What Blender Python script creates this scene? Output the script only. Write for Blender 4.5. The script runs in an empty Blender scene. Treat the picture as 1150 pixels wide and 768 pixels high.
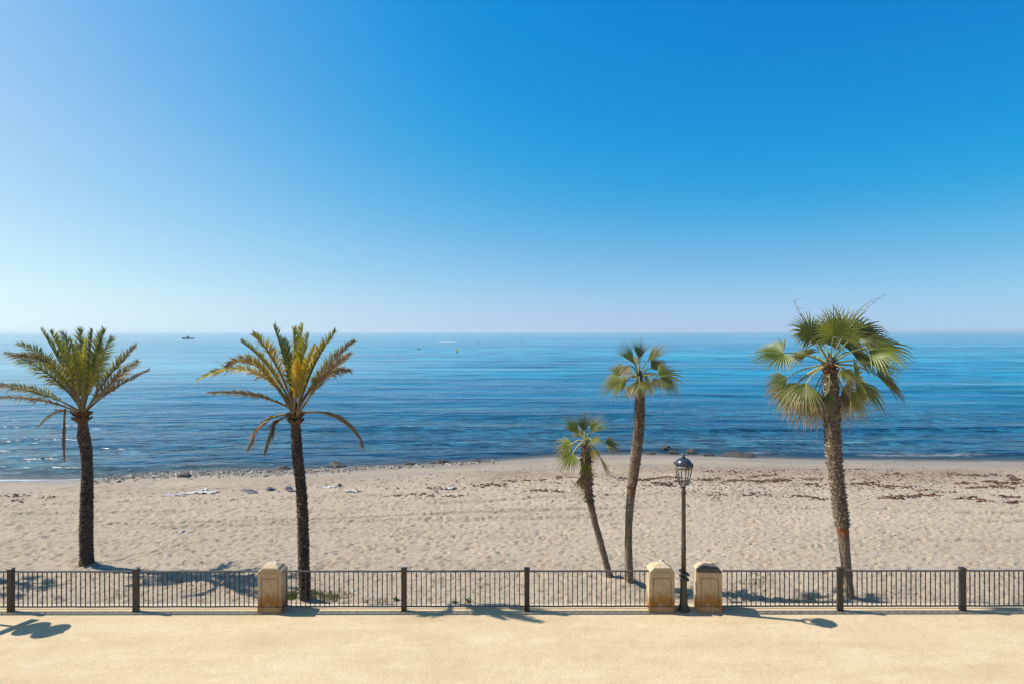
import bpy, math, random
import numpy as np
from mathutils import Vector, Matrix, noise as mnoise

random.seed(7)
rng = np.random.default_rng(11)
scene = bpy.context.scene
COL = scene.collection

# ------------------------------------------------------------------ camera model (metres, photo pixels)
H = 6.5          # camera height above the promenade
F = 640.0        # focal length in photo pixels (1150 wide)
CX, CY = 575.0, 372.5
SEA = -1.6       # water level
Z0 = -0.50        # sand level below the promenade edge
YE = 13.62       # seaward edge of the promenade
YF = 13.29       # fence line


def P(px, py, d):
    return Vector(((px - CX) / F * d, d, H - (py - CY) / F * d))


# ------------------------------------------------------------------ materials
def V3(c):
    return (c[0], c[1], c[2], 1.0)


class NT:
    def __init__(self, name):
        self.m = bpy.data.materials.new(name)
        self.m.use_nodes = True
        self.t = self.m.node_tree
        self.b = self.t.nodes['Principled BSDF']
        self.out = self.t.nodes['Material Output']

    def n(self, typ, props=None, **ins):
        nd = self.t.nodes.new(typ)
        for k, v in (props or {}).items():
            setattr(nd, k, v)
        for k, v in ins.items():
            self.set(nd, k, v)
        return nd

    def set(self, nd, key, v):
        key = key.replace('_', ' ') if isinstance(key, str) and key not in nd.inputs else key
        s = nd.inputs[key]
        if isinstance(v, bpy.types.NodeSocket):
            self.t.links.new(v, s)
        else:
            s.default_value = v

    def math(self, op, a, b=0.0, c=None, clamp=False):
        nd = self.t.nodes.new('ShaderNodeMath')
        nd.operation = op
        nd.use_clamp = clamp
        for i, v in enumerate((a, b) if c is None else (a, b, c)):
            if isinstance(v, bpy.types.NodeSocket):
                self.t.links.new(v, nd.inputs[i])
            else:
                nd.inputs[i].default_value = v
        return nd.outputs[0]

    def coord(self, kind='Object'):
        return self.n('ShaderNodeTexCoord').outputs[kind]

    def mapping(self, vec, scale=(1, 1, 1), loc=(0, 0, 0), rot=(0, 0, 0)):
        return self.n('ShaderNodeMapping', None, Vector=vec, Scale=scale, Location=loc, Rotation=rot).outputs[0]

    def noise(self, vec, scale=1.0, detail=3.0, rough=0.5, dist=0.0):
        return self.n('ShaderNodeTexNoise', None, Vector=vec, Scale=scale, Detail=detail, Roughness=rough,
                      Distortion=dist).outputs['Fac']

    def ramp(self, fac, stops, interp='LINEAR'):
        nd = self.n('ShaderNodeValToRGB', None, Fac=fac)
        r = nd.color_ramp
        r.interpolation = interp
        while len(r.elements) < len(stops):
            r.elements.new(0.5)
        for e, (p, c) in zip(r.elements, stops):
            e.position = p
            e.color = V3(c) if not isinstance(c, (int, float)) else (c, c, c, 1)
        return nd.outputs['Color']

    def mix(self, fac, a, b, blend='MIX'):
        nd = self.n('ShaderNodeMix', {'data_type': 'RGBA', 'blend_type': blend})
        for s, v in ((nd.inputs['Factor'], fac), (nd.inputs[6], a), (nd.inputs[7], b)):
            if isinstance(v, bpy.types.NodeSocket):
                self.t.links.new(v, s)
            else:
                s.default_value = v if isinstance(v, (int, float)) else V3(v)
        return nd.outputs[2]

    def attr(self, name, out='Fac'):
        return self.n('ShaderNodeAttribute', {'attribute_name': name}).outputs[out]

    def bump(self, height, strength=1.0, dist=1.0, normal=None):
        nd = self.n('ShaderNodeBump', None, Height=height, Strength=strength, Distance=dist)
        if normal is not None:
            self.t.links.new(normal, nd.inputs['Normal'])
        return nd.outputs[0]

    def fin(self, **kw):
        for k, v in kw.items():
            key = {'color': 'Base Color', 'rough': 'Roughness', 'normal': 'Normal', 'metal': 'Metallic',
                   'spec': 'Specular IOR Level'}.get(k, k)
            if isinstance(v, tuple) and len(v) == 3:
                v = V3(v)
            self.set(self.b, key, v)
        return self.m


def simple(name, col, col2=None, rough=0.7, scale=6.0, bump=0.0, bscale=30.0, metal=0.0, spec=0.4):
    k = NT(name)
    co = k.coord()
    c = k.mix(k.ramp(k.noise(co, scale, 5, 0.6), [(0.3, 0.0), (0.7, 1.0)]), col, col2 or tuple(x * 0.75 for x in col))
    kw = dict(color=c, rough=rough, metal=metal, spec=spec)
    if bump:
        kw['normal'] = k.bump(k.noise(co, bscale, 4), 1.0, bump)
    return k.fin(**kw)


def mat_path():
    k = NT('packed_albero')
    co = k.coord()
    big = k.noise(k.mapping(co, (0.35, 0.9, 1)), 1.0, 6, 0.62)
    col = k.ramp(big, [(0.28, (0.45, 0.335, 0.20)), (0.5, (0.525, 0.405, 0.255)), (0.72, (0.59, 0.47, 0.315))])
    streak = k.noise(k.mapping(co, (0.25, 3.0, 1), rot=(0, 0, 0.06)), 1.0, 5, 0.6, 0.4)
    col = k.mix(k.ramp(streak, [(0.40, 0.0), (0.75, 0.35)]), col, (0.64, 0.52, 0.35))
    fine = k.noise(co, 22.0, 5, 0.7)
    col = k.mix(k.ramp(fine, [(0.42, 0.34), (0.60, 0.0)]), col, (0.34, 0.23, 0.12))
    spk = k.n('ShaderNodeTexVoronoi', {'feature': 'F1'}, Vector=co, Scale=5.5)
    gate = k.noise(co, 1.1, 3)
    sz = k.math('MULTIPLY', k.ramp(gate, [(0.5, 0.0), (0.72, 1.0)]), 0.11)
    spot = k.math('LESS_THAN', spk.outputs['Distance'], sz)
    col = k.mix(k.math('MULTIPLY', spot, 0.6), col, (0.30, 0.19, 0.09))
    mott = k.noise(k.mapping(co, (1.1, 2.6, 1)), 1.0, 6, 0.68, 0.5)
    col = k.mix(k.ramp(mott, [(0.34, 0.28), (0.50, 0.0)]), col, (0.40, 0.285, 0.155))
    col = k.mix(k.ramp(mott, [(0.54, 0.0), (0.74, 0.30)]), col, (0.66, 0.555, 0.40))
    h = k.math('ADD', k.math('MULTIPLY', fine, 0.008), k.math('MULTIPLY', k.noise(co, 4.0, 5, 0.6), 0.022))
    h = k.math('ADD', h, k.math('MULTIPLY', streak, 0.03))
    return k.fin(color=col, rough=0.92, spec=0.15, normal=k.bump(h, 1.0, 1.0))


def mat_sand():
    k = NT('beach_sand')
    co = k.coord()
    big = k.noise(k.mapping(co, (0.12, 0.5, 1)), 1.0, 6, 0.6)
    col = k.ramp(big, [(0.3, (0.385, 0.310, 0.230)), (0.55, (0.428, 0.345, 0.255)), (0.75, (0.462, 0.377, 0.282))])
    fine = k.noise(co, 13.0, 6, 0.78)
    mid = k.noise(k.mapping(co, (4.5, 9.0, 1), rot=(0, 0, 0.3)), 1.0, 4, 0.6, 0.8)
    col = k.mix(k.ramp(mid, [(0.36, 0.6), (0.46, 0.0)]), col, (0.27, 0.20, 0.14))
    col = k.mix(k.ramp(fine, [(0.36, 0.35), (0.50, 0.0)]), col, (0.25, 0.195, 0.145))
    col = k.mix(k.ramp(fine, [(0.55, 0.0), (0.75, 0.4)]), col, (0.56, 0.46, 0.35))
    # reddish shell and wrack crumbs along the tide lines
    wr = k.attr('wrack')
    crumb = k.noise(k.mapping(co, (2.0, 6.0, 1)), 1.0, 6, 0.75)
    col = k.mix(k.math('MULTIPLY', wr, 0.7), col, (0.265, 0.185, 0.125))
    col = k.mix(k.math('MULTIPLY', wr, k.ramp(crumb, [(0.48, 0.0), (0.60, 0.85)])), col, (0.17, 0.10, 0.065))
    wet = k.attr('wet')
    col = k.mix(k.math('MULTIPLY', wet, 0.8), col, (0.215, 0.165, 0.120))
    h = k.math('ADD', k.math('MULTIPLY', fine, 0.06), k.math('MULTIPLY', k.noise(co, 30, 3), 0.006))
    rough = k.math('SUBTRACT', 0.95, k.math('MULTIPLY', wet, 0.45))
    bs = k.math('SUBTRACT', 1.0, k.math('MULTIPLY', wet, 0.85))
    return k.fin(color=col, rough=rough, spec=0.25, normal=k.bump(h, bs, 1.0))


def mat_sea():
    k = NT('sea_water')
    co = k.coord()
    depth = k.attr('depth')       # metres from the water's edge
    foamv = k.attr('foam')
    n1 = k.noise(k.mapping(co, (1.3, 3.6, 1), rot=(0, 0, 0.05)), 1.0, 3, 0.55, 0.6)
    n2 = k.noise(k.mapping(co, (0.28, 0.95, 1), rot=(0, 0, -0.07)), 1.0, 3, 0.5, 0.5)
    n3 = k.noise(k.mapping(co, (0.085, 0.24, 1), rot=(0, 0, 0.04)), 1.0, 4, 0.55, 0.4)
    n4 = k.noise(k.mapping(co, (0.007, 0.045, 1)), 1.0, 4, 0.55)
    n5 = k.noise(k.mapping(co, (0.0016, 0.010, 1)), 1.0, 4, 0.55)
    wind = k.ramp(n5, [(0.35, 0.35), (0.65, 1.25)])
    h = k.math('MULTIPLY', n1, 0.022)
    h = k.math('ADD', h, k.math('MULTIPLY', n2, 0.28))
    h = k.math('ADD', h, k.math('MULTIPLY', n3, 0.95))
    h = k.math('ADD', h, k.math('MULTIPLY', n4, 2.2))
    far = k.ramp(k.math('DIVIDE', depth, 3000.0), [(0.0, 1.0), (0.004, 0.95), (0.014, 0.70), (0.10, 0.53), (0.4, 0.20), (1.0, 0.10)])
    nor = k.bump(h, k.math('MULTIPLY', k.math('MULTIPLY', wind, far), 1.15), 1.0)
    col = k.ramp(k.math('DIVIDE', depth, 120.0),
                 [(0.0, (0.085, 0.115, 0.10)), (0.012, (0.030, 0.080, 0.095)), (0.06, (0.018, 0.118, 0.175)),
                  (0.3, (0.016, 0.195, 0.300)), (1.0, (0.030, 0.290, 0.410))])
    # weed and stone on the shallow bottom
    weed = k.noise(k.mapping(co, (0.65, 0.95, 1)), 1.0, 6, 0.7, 0.6)
    near = k.ramp(k.math('DIVIDE', depth, 34.0), [(0.01, 0.2), (0.06, 1.0), (0.50, 0.8), (1.0, 0.0)])
    col = k.mix(k.math('MULTIPLY', near, k.ramp(weed, [(0.43, 0.0), (0.51, 1.0)])), col, (0.004, 0.009, 0.012))
    # broad slicks and ruffled streaks
    col = k.mix(k.ramp(n4, [(0.40, 0.0), (0.62, 0.6)]), col, (0.003, 0.045, 0.115))
    col = k.mix(k.ramp(n3, [(0.44, 0.0), (0.62, 0.7)]), col, (0.003, 0.040, 0.10))
    fo = k.noise(k.mapping(co, (0.9, 3.6, 1)), 1.0, 6, 0.72, 1.2)
    fm = k.math('GREATER_THAN', k.math('ADD', k.math('MULTIPLY', foamv, 0.62), k.math('MULTIPLY', fo, 0.75)), 0.82)
    fsoft = k.ramp(k.math('ADD', k.math('MULTIPLY', foamv, 0.62), k.math('MULTIPLY', fo, 0.75)), [(0.62, 0.0), (0.92, 1.0)])
    col = k.mix(k.math('MULTIPLY', fsoft, 0.8), col, (0.46, 0.50, 0.53))
    rough = k.math('ADD', k.math('ADD', 0.12, k.math('MULTIPLY', fsoft, 0.5)), k.math('MULTIPLY', n5, 0.08))
    alpha = k.ramp(k.math('DIVIDE', depth, 3.0), [(0.0, 0.12), (0.35, 0.6), (1.0, 1.0)])
    alpha = k.math('MAXIMUM', alpha, fsoft)
    k.set(k.b, 'IOR', 1.333)
    return k.fin(color=col, rough=rough, normal=nor, spec=0.5, Alpha=alpha)


def mat_leaf():
    k = NT('palm_leaf')
    co = k.coord()
    a = k.attr('Col', 'Color')
    v = k.noise(co, 7.0, 3)
    c = k.mix(k.ramp(v, [(0.3, 0.0), (0.7, 0.45)]), a, (0.55, 0.55, 0.55), 'MULTIPLY')
    k.fin(color=c, rough=0.48, spec=0.4)
    tr = k.n('ShaderNodeBsdfTranslucent')
    k.set(tr, 'Color', k.mix(0.5, a, (1.3, 1.2, 0.35), 'MULTIPLY'))
    ms = k.n('ShaderNodeMixShader')
    ms.inputs[0].default_value = 0.36
    k.t.links.new(k.b.outputs[0], ms.inputs[1])
    k.t.links.new(tr.outputs[0], ms.inputs[2])
    k.t.links.new(ms.outputs[0], k.out.inputs['Surface'])
    return k.m


def mat_vcol(name, rough=0.85, nscale=14.0, bump=0.01, bscale=40, mul=(0.55, 0.5, 0.45)):
    k = NT(name)
    co = k.coord()
    a = k.attr('Col', 'Color')
    v = k.noise(k.mapping(co, (1, 1, 0.5)), nscale, 4, 0.65)
    c = k.mix(k.ramp(v, [(0.35, 1.0), (0.65, 0.0)]), a, mul, 'MULTIPLY')
    return k.fin(color=c, rough=rough, spec=0.25, normal=k.bump(k.noise(co, bscale, 4), 1.0, bump))


def mat_stone(stained=False, cap=False):
    k = NT('pillar_cap_stone' if cap else 'pillar_stone')
    co = k.coord()
    z = k.n('ShaderNodeSeparateXYZ', None, Vector=co).outputs['Z']
    n1 = k.noise(co, 3.2, 6, 0.65)
    base = k.ramp(n1, [(0.3, (0.41, 0.305, 0.19)), (0.5, (0.50, 0.39, 0.25)), (0.72, (0.56, 0.455, 0.31))])
    pits = k.noise(co, 28, 5, 0.7)
    base = k.mix(k.ramp(pits, [(0.36, 0.55), (0.46, 0.0)]), base, (0.22, 0.14, 0.07))
    # iron-brown splash stain in the lower third
    xx = k.n('ShaderNodeSeparateXYZ', None, Vector=co).outputs['X']
    s = k.math('ADD', z, k.math('MULTIPLY', k.math('SUBTRACT', k.noise(k.mapping(co, (9, 9, 3)), 1.0, 5, 0.65), 0.5), 0.5))
    s = k.math('ADD', s, k.math('MULTIPLY', k.math('MULTIPLY', xx, xx), 1.6))
    st = k.ramp(s, [(0.04, 0.35), (0.15, 0.45), (0.22, 0.9), (0.36, 0.75), (0.52, 0.0)])
    dirt = k.ramp(k.noise(k.mapping(co, (5, 5, 1.2)), 1.0, 5, 0.65), [(0.50, 0.0), (0.72, 0.35)])
    base = k.mix(dirt, base, (0.20, 0.125, 0.06))
    if not cap:
        base = k.mix(st, base, (0.27, 0.125, 0.022))
    if stained:
        l = k.noise(co, 6.0, 5, 0.7)
        y = k.n('ShaderNodeSeparateXYZ', None, Vector=co).outputs['Y']
        front = k.ramp(k.math('ADD', k.math('MULTIPLY', y, -1.5), k.math('MULTIPLY', l, 0.6)), [(0.26, 0.0), (0.36, 0.92)])
        base = k.mix(front, base, (0.085, 0.075, 0.075))
    h = k.math('ADD', k.math('MULTIPLY', pits, 0.012), k.math('MULTIPLY', n1, 0.02))
    return k.fin(color=base, rough=0.9, spec=0.2, normal=k.bump(h, 1.0, 1.0))


M = {}
M['path'] = mat_path()
M['sand'] = mat_sand()
M['sea'] = mat_sea()
M['leaf'] = mat_leaf()
M['trunk'] = mat_vcol('palm_bark')
M['stalk'] = mat_vcol('palm_stalk', 0.6, 9, 0.004, 50, (0.75, 0.7, 0.65))
M['stone'] = mat_stone()
M['cap'] = mat_stone(cap=True)
M['cap_dark'] = mat_stone(True, True)
M['kerb'] = simple('kerb_stone', (0.50, 0.41, 0.29), (0.44, 0.35, 0.23), 0.9, 4, 0.01, 25)
M['iron'] = simple('dark_iron', (0.022, 0.019, 0.017), (0.050, 0.036, 0.027), 0.5, 5, 0.002, 40, 0.0, 0.5)
M['rail'] = simple('worn_rail_paint', (0.045, 0.042, 0.040), (0.09, 0.08, 0.072), 0.38, 4, 0.002, 40, 0.0, 0.6)
M['lampiron'] = simple('lamp_iron', (0.040, 0.034, 0.028), (0.070, 0.058, 0.045), 0.45, 7, 0.003, 30, 0.0, 0.5)
M['dome'] = simple('lamp_dome_enamel', (0.022, 0.027, 0.038), (0.045, 0.05, 0.06), 0.26, 6, 0.0, 30, 0.0, 0.6)
M['dust'] = simple('bird_streaked_rim', (0.30, 0.29, 0.27), (0.07, 0.07, 0.07), 0.7, 22)
M['rock'] = simple('shore_rock', (0.030, 0.026, 0.024), (0.075, 0.062, 0.050), 0.75, 5, 0.03, 12)
M['slab'] = simple('grey_slab', (0.11, 0.11, 0.125), (0.055, 0.055, 0.065), 0.7, 8, 0.02, 14)
M['pebble'] = mat_vcol('pebble', 0.8, 3, 0.004, 20)
M['weed'] = simple('dry_seaweed', (0.135, 0.062, 0.034), (0.055, 0.032, 0.022), 0.85, 1.6)
M['white'] = simple('white_plastic', (0.46, 0.44, 0.40), (0.34, 0.32, 0.29), 0.6, 6)
M['lilac'] = simple('faded_cloth', (0.38, 0.31, 0.33), (0.30, 0.25, 0.27), 0.9, 5)
M['grass'] = simple('green_grass', (0.10, 0.17, 0.03), (0.22, 0.22, 0.06), 0.7, 3)
M['weedleaf'] = simple('weed_leaf', (0.045, 0.11, 0.035), (0.08, 0.13, 0.03), 0.6, 8)
M['hull'] = simple('dark_hull_paint', (0.025, 0.07, 0.10), (0.03, 0.05, 0.07), 0.4, 1)
M['boatwhite'] = simple('boat_white_paint', (0.55, 0.58, 0.60), (0.45, 0.48, 0.50), 0.4, 1)
M['buoy'] = simple('yellow_buoy_paint', (0.65, 0.42, 0.04), (0.5, 0.3, 0.03), 0.5, 1)
M['signgrey'] = simple('sign_metal', (0.35, 0.35, 0.36), (0.30, 0.30, 0.31), 0.45, 2, metal=0.6)
g = NT('lamp_glass')
g.fin(color=(0.9, 0.93, 0.95), rough=0.05, Alpha=0.035)
M['glass'] = g.m


# ------------------------------------------------------------------ mesh builder
ORG = {}


class MB:
    def __init__(self):
        self.v, self.f, self.c, self.mi = [], [], [], []

    def add(self, vs, fs, col=(0.5, 0.5, 0.5), mi=0):
        o = len(self.v)
        self.v.extend([tuple(p) for p in vs])
        if isinstance(col, list):
            self.c.extend(col)
        else:
            self.c.extend([col] * len(vs))
        self.f.extend([tuple(i + o for i in f) for f in fs])
        self.mi.extend([mi] * len(fs))

    def box(self, x0, x1, y0, y1, z0, z1, col=(0.5, 0.5, 0.5), mi=0):
        vs = [(x, y, z) for z in (z0, z1) for y in (y0, y1) for x in (x0, x1)]
        fs = [(0, 2, 3, 1), (4, 5, 7, 6), (0, 1, 5, 4), (2, 6, 7, 3), (0, 4, 6, 2), (1, 3, 7, 5)]
        self.add(vs, fs, col, mi)

    def tube(self, pts, radii, n=8, col=(0.5, 0.5, 0.5), caps=True, mi=0):
        pts = [Vector(p) for p in pts]
        vs, fs = [], []
        for i, p in enumerate(pts):
            t = (pts[min(i + 1, len(pts) - 1)] - pts[max(i - 1, 0)]).normalized()
            ref = Vector((0, 1, 0)) if abs(t.y) < 0.9 else Vector((1, 0, 0))
            a = t.cross(ref).normalized()
            b = t.cross(a)
            r = radii[i] if isinstance(radii, (list, tuple)) else radii
            for k in range(n):
                an = 2 * math.pi * k / n
                vs.append(p + (a * math.cos(an) + b * math.sin(an)) * r)
        for i in range(len(pts) - 1):
            for k in range(n):
                k2 = (k + 1) % n
                fs.append((i * n + k, i * n + k2, (i + 1) * n + k2, (i + 1) * n + k))
        if caps:
            fs.append(tuple(range(n - 1, -1, -1)))
            fs.append(tuple((len(pts) - 1) * n + k for k in range(n)))
        self.add(vs, fs, col, mi)

    def lathe(self, prof, n=24, cen=(0, 0, 0), col=(0.5, 0.5, 0.5), mi=0, closed=True):
        """prof: list of (radius, z)"""
        vs, fs = [], []
        for r, z in prof:
            for k in range(n):
                an = 2 * math.pi * k / n
                vs.append((cen[0] + r * math.cos(an), cen[1] + r * math.sin(an), cen[2] + z))
        for i in range(len(prof) - 1):
            for k in range(n):
                k2 = (k + 1) % n
                fs.append((i * n + k, i * n + k2, (i + 1) * n + k2, (i + 1) * n + k))
        if closed:
            fs.append(tuple(range(n - 1, -1, -1)))
            fs.append(tuple((len(prof) - 1) * n + k for k in range(n)))
        self.add(vs, fs, col, mi)

    def build(self, name, mats, parent=None, smooth=False, loc=None, kind=None):
        me = bpy.data.meshes.new(name)
        vs = self.v
        org = None
        if parent is not None and loc is None:      # vertices were given in world space: store them relative to the thing
            org = ORG.get(parent.name) or tuple(parent.location)
        off = loc if loc is not None else org
        if off is not None:
            vs = [(p[0] - off[0], p[1] - off[1], p[2] - off[2]) for p in vs]
        me.from_pydata(vs, [], self.f)
        for m in (mats if isinstance(mats, (list, tuple)) else [mats]):
            me.materials.append(m)
        if any(self.mi):
            me.polygons.foreach_set('material_index', self.mi)
        ca = me.color_attributes.new('Col', 'FLOAT_COLOR', 'POINT')
        flat = np.ones((len(self.v), 4), np.float32)
        if self.c:
            flat[:, :3] = np.array(self.c, np.float32)[:, :3]
        ca.data.foreach_set('color', flat.ravel())
        if smooth:
            me.polygons.foreach_set('use_smooth', [True] * len(me.polygons))
        me.update()
        o = bpy.data.objects.new(name, me)
        COL.objects.link(o)
        if loc is not None:
            o.location = loc
        if parent is not None:
            o.parent = parent
            ORG[o.name] = org
        if kind:
            o['kind'] = kind
        return o


def tag(o, label, cat, group=None):
    o['label'] = label
    o['category'] = cat
    if group:
        o['group'] = group
    return o


def thing(name, loc, label, cat, group=None):
    o = bpy.data.objects.new(name, None)
    COL.objects.link(o)
    o.location = loc
    o.empty_display_size = 0.2
    return tag(o, label, cat, group)


def bevel(o, w, seg=2):
    m = o.modifiers.new('edge_wear', 'BEVEL')
    m.width = w
    m.segments = seg
    m.limit_method = 'ANGLE'


# ------------------------------------------------------------------ shoreline and terrain
shore_px = [(-300, 542), (-100, 541), (0, 540), (60, 540), (110, 538.5), (140, 534), (200, 530.5), (250, 529.5), (300, 528.5),
            (350, 527), (400, 525), (450, 523), (500, 521), (560, 518), (620, 514), (680, 511.5), (740, 511.5),
            (800, 513), (850, 515), (920, 517), (1000, 518), (1075, 519), (1150, 519.5), (1300, 520)]
SX, SY = [], []
for px, py in shore_px:
    d = (H - SEA) * F / (py - CY)
    SX.append((px - CX) / F * d)
    SY.append(d)


def shore(x):
    return np.interp(x, SX, SY)


def zbase(x, y):
    """smooth beach profile, works on arrays"""
    ys = shore(x)
    t = np.clip((y - YE) / (ys - YE), 0, 1.0)
    z = Z0 - (abs(SEA) + Z0) * (0.34 * t + 0.66 * t ** 2.6)
    over = np.maximum(y - ys, 0)
    return z - 0.10 * over


def ground(px, py):
    """point of the beach seen at a photo pixel"""
    d = 14.0
    for _ in range(40):
        x = (px - CX) / F * d
        z = float(zbase(x, d))
        d = 0.5 * d + 0.5 * (H - z) * F / (py - CY)
    x = (px - CX) / F * d
    return Vector((x, d, float(zbase(x, d))))


def seapt(px, py):
    d = (H - SEA) * F / (py - CY)
    return Vector(((px - CX) / F * d, d, SEA))


def vnoise(x, y, seed):
    """smooth value noise on arrays"""
    r = np.random.default_rng(seed).random((256, 256))
    xi, yi = np.floor(x).astype(int), np.floor(y).astype(int)
    fx, fy = x - xi, y - yi
    fx, fy = fx * fx * (3 - 2 * fx), fy * fy * (3 - 2 * fy)
    a, b = r[xi % 256, yi % 256], r[(xi + 1) % 256, yi % 256]
    c, d = r[xi % 256, (yi + 1) % 256], r[(xi + 1) % 256, (yi + 1) % 256]
    return (a * (1 - fx) + b * fx) * (1 - fy) + (c * (1 - fx) + d * fx) * fy - 0.5


def grid_object(name, X, Y, Z, mat, attrs, smooth=True):
    ny, nx = X.shape
    me = bpy.data.meshes.new(name)
    co = np.stack([X, Y, Z], -1).reshape(-1, 3).astype(np.float32)
    idx = np.arange(nx * ny).reshape(ny, nx)
    q = np.stack([idx[:-1, :-1], idx[:-1, 1:], idx[1:, 1:], idx[1:, :-1]], -1).reshape(-1, 4).astype(np.int32)
    me.vertices.add(len(co))
    me.vertices.foreach_set('co', co.ravel())
    me.loops.add(q.size)
    me.loops.foreach_set('vertex_index', q.ravel())
    me.polygons.add(len(q))
    me.polygons.foreach_set('loop_start', np.arange(0, q.size, 4, dtype=np.int32))
    me.polygons.foreach_set('loop_total', np.full(len(q), 4, np.int32))
    me.polygons.foreach_set('use_smooth', np.ones(len(q), bool))
    me.materials.append(mat)
    me.update()
    me.validate()
    for an, arr in attrs.items():
        at = me.attributes.new(an, 'FLOAT', 'POINT')
        at.data.foreach_set('value', arr.reshape(-1).astype(np.float32))
    o = bpy.data.objects.new(name, me)
    COL.objects.link(o)
    return o


BASES = [(ground(px_, py_).x, ground(px_, py_).y) for px_, py_ in ((97, 636), (342, 678), (954.5, 676), (706.5, 660), (688, 655))]

# --- sand with real footprints, rake lines and a tide berm
gx, gy = 0.06, 0.045
xs = np.arange(-42, 42, gx)
ys_ = np.arange(YE - 0.02, 42, gy)
X, Y = np.meshgrid(xs, ys_)
Z = zbase(X, Y)
SH = shore(X)
T = np.clip((Y - YE) / (SH - YE), 0, 1.4)
dry = np.clip((0.80 - T) / 0.12, 0, 1)
rel = np.zeros_like(Z)
rel += 0.07 * vnoise(X * 0.5, Y * 0.7, 1) + 0.045 * vnoise(X * 1.3, Y * 1.7, 2) * (0.4 + 0.6 * dry)
ca, sa = math.cos(0.35), math.sin(0.35)
Xr, Yr = X * ca + Y * sa, -X * sa + Y * ca
rel += (0.016 * vnoise(Xr * 2.6, Yr * 4.4, 3) + 0.026 * vnoise(Xr * 5.0, Yr * 8.5, 4) + 0.027 * vnoise(X * 9.0, Y * 12.0, 14)) * (0.12 + 0.88 * dry)
edge = np.clip((Y - YE) / 0.6, 0, 1)
for k in range(24000):
    fx_, fy_ = rng.uniform(-36, 36), rng.uniform(YE + 0.1, 33)
    if abs(fx_) > fy_ * 0.95 + 3:
        continue
    tt = (fy_ - YE) / (float(shore(fx_)) - YE)
    if tt > rng.uniform(0.55, 0.80):
        continue
    a = rng.uniform(0, math.pi) if rng.random() < 0.5 else rng.normal(0.15, 0.5)
    L, W, dp = rng.uniform(0.08, 0.145), rng.uniform(0.04, 0.07), rng.uniform(0.02, 0.055)
    i0, j0 = int((fx_ - xs[0]) / gx), int((fy_ - ys_[0]) / gy)
    ri = 6
    sl = (slice(max(j0 - ri, 0), j0 + ri + 1), slice(max(i0 - ri, 0), i0 + ri + 1))
    dx, dy = X[sl] - fx_, Y[sl] - fy_
    u = (dx * math.cos(a) + dy * math.sin(a)) / L
    w = (-dx * math.sin(a) + dy * math.cos(a)) / W
    r2 = u * u + w * w
    rel[sl] += -dp * np.exp(-(r2 ** 1.6)) + dp * 0.45 * np.exp(-((np.sqrt(r2) - 1.45) / 0.35) ** 2)
# tractor / rake lines roughly parallel to the water
for (t0, dep, wid, ph) in ((0.50, 0.07, 0.16, 0.3), (0.41, 0.075, 0.13, 1.1), (0.37, 0.07, 0.15, 2.0), (0.27, 0.05, 0.14, 2.7), (0.585, 0.06, 0.20, 0.9)):
    c = T - (t0 + 0.012 * np.sin(X * 0.13 + ph) + 0.006 * np.sin(X * 0.41 + 2 * ph))
    w = wid / (SH - YE)
    on = np.clip(vnoise(X * 0.12, Y * 0 + ph * 7, 21) * 4 + 0.9, 0, 1)
    rel += on * (-dep * np.exp(-(c / w) ** 2) + dep * 0.6 * np.exp(-((c - 1.6 * w) / w) ** 2))
# small tide berm and lumpy strand line
rel += 0.10 * np.exp(-((T - 0.79 - 0.02 * np.sin(X * 0.3)) / 0.03) ** 2)
rel += 0.06 * vnoise(X * 2.2, Y * 3.0, 9) * np.exp(-((T - 0.74) / 0.08) ** 2)
Z = Z + rel * edge * np.clip((1.02 - T) / 0.06, 0, 1)
for (bx_, by_) in BASES:
    Z += 0.10 * np.exp(-((X - bx_) ** 2 + (Y - by_) ** 2) / 0.30) + 0.03 * np.exp(-((X - bx_) ** 2 + (Y - by_) ** 2) / 0.06)
wet = np.clip((T - 0.905 - 0.05 * vnoise(X * 0.35, Y * 0.3, 5)) / 0.05, 0, 1) * 0.7 + 0.68 * np.clip((T - 0.74 + 0.06 * vnoise(X * 0.4, Y * 0.5, 15)) / 0.05, 0, 1)
wet = np.clip(wet, 0, 1)
xr = np.clip((X + 14) / 16, 0.5, 1)
wrack = np.exp(-((T - 0.76) / 0.105) ** 2) * np.clip(0.75 + 1.5 * vnoise(X * 0.25, Y * 0.8, 6), 0, 1) * xr
sand = grid_object('beach_sand', X, Y, Z, M['sand'], {'wet': wet, 'wrack': wrack})
sand['kind'] = 'structure'


def zsand(x, y):
    i = int(np.clip(round((x - xs[0]) / gx), 0, len(xs) - 1))
    j = int(np.clip(round((y - ys_[0]) / gy), 0, len(ys_) - 1))
    return float(Z[j, i])


# outer ground sheet under everything (land side and sea floor)
mb = MB()
mb.add([(-400, -300, -1.0), (400, -300, -1.0), (400, 13.6, -1.0), (-400, 13.6, -1.0)], [(0, 1, 2, 3)])
mb.add([(-400, 13.6, -1.0), (-41.9, 13.6, -0.56), (-41.9, 46, -3), (-400, 46, -3)], [(0, 1, 2, 3)])
mb.add([(400, 13.6, -1.0), (41.9, 13.6, -0.56), (41.9, 46, -3), (400, 46, -3)], [(3, 2, 1, 0)])
o = mb.build('ground', M['sand'])
o['kind'] = 'structure'
mb = MB()
mb.box(-300, 300, -40, 13.38, -0.9, 0.0)
o = mb.build('path', M['path'])
o['kind'] = 'structure'
mb = MB()
mb.box(-60, 60, 13.383, YE, -0.85, 0.018)
o = mb.build('kerb', M['kerb'])
o['kind'] = 'structure'
bevel(o, 0.015)

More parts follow.
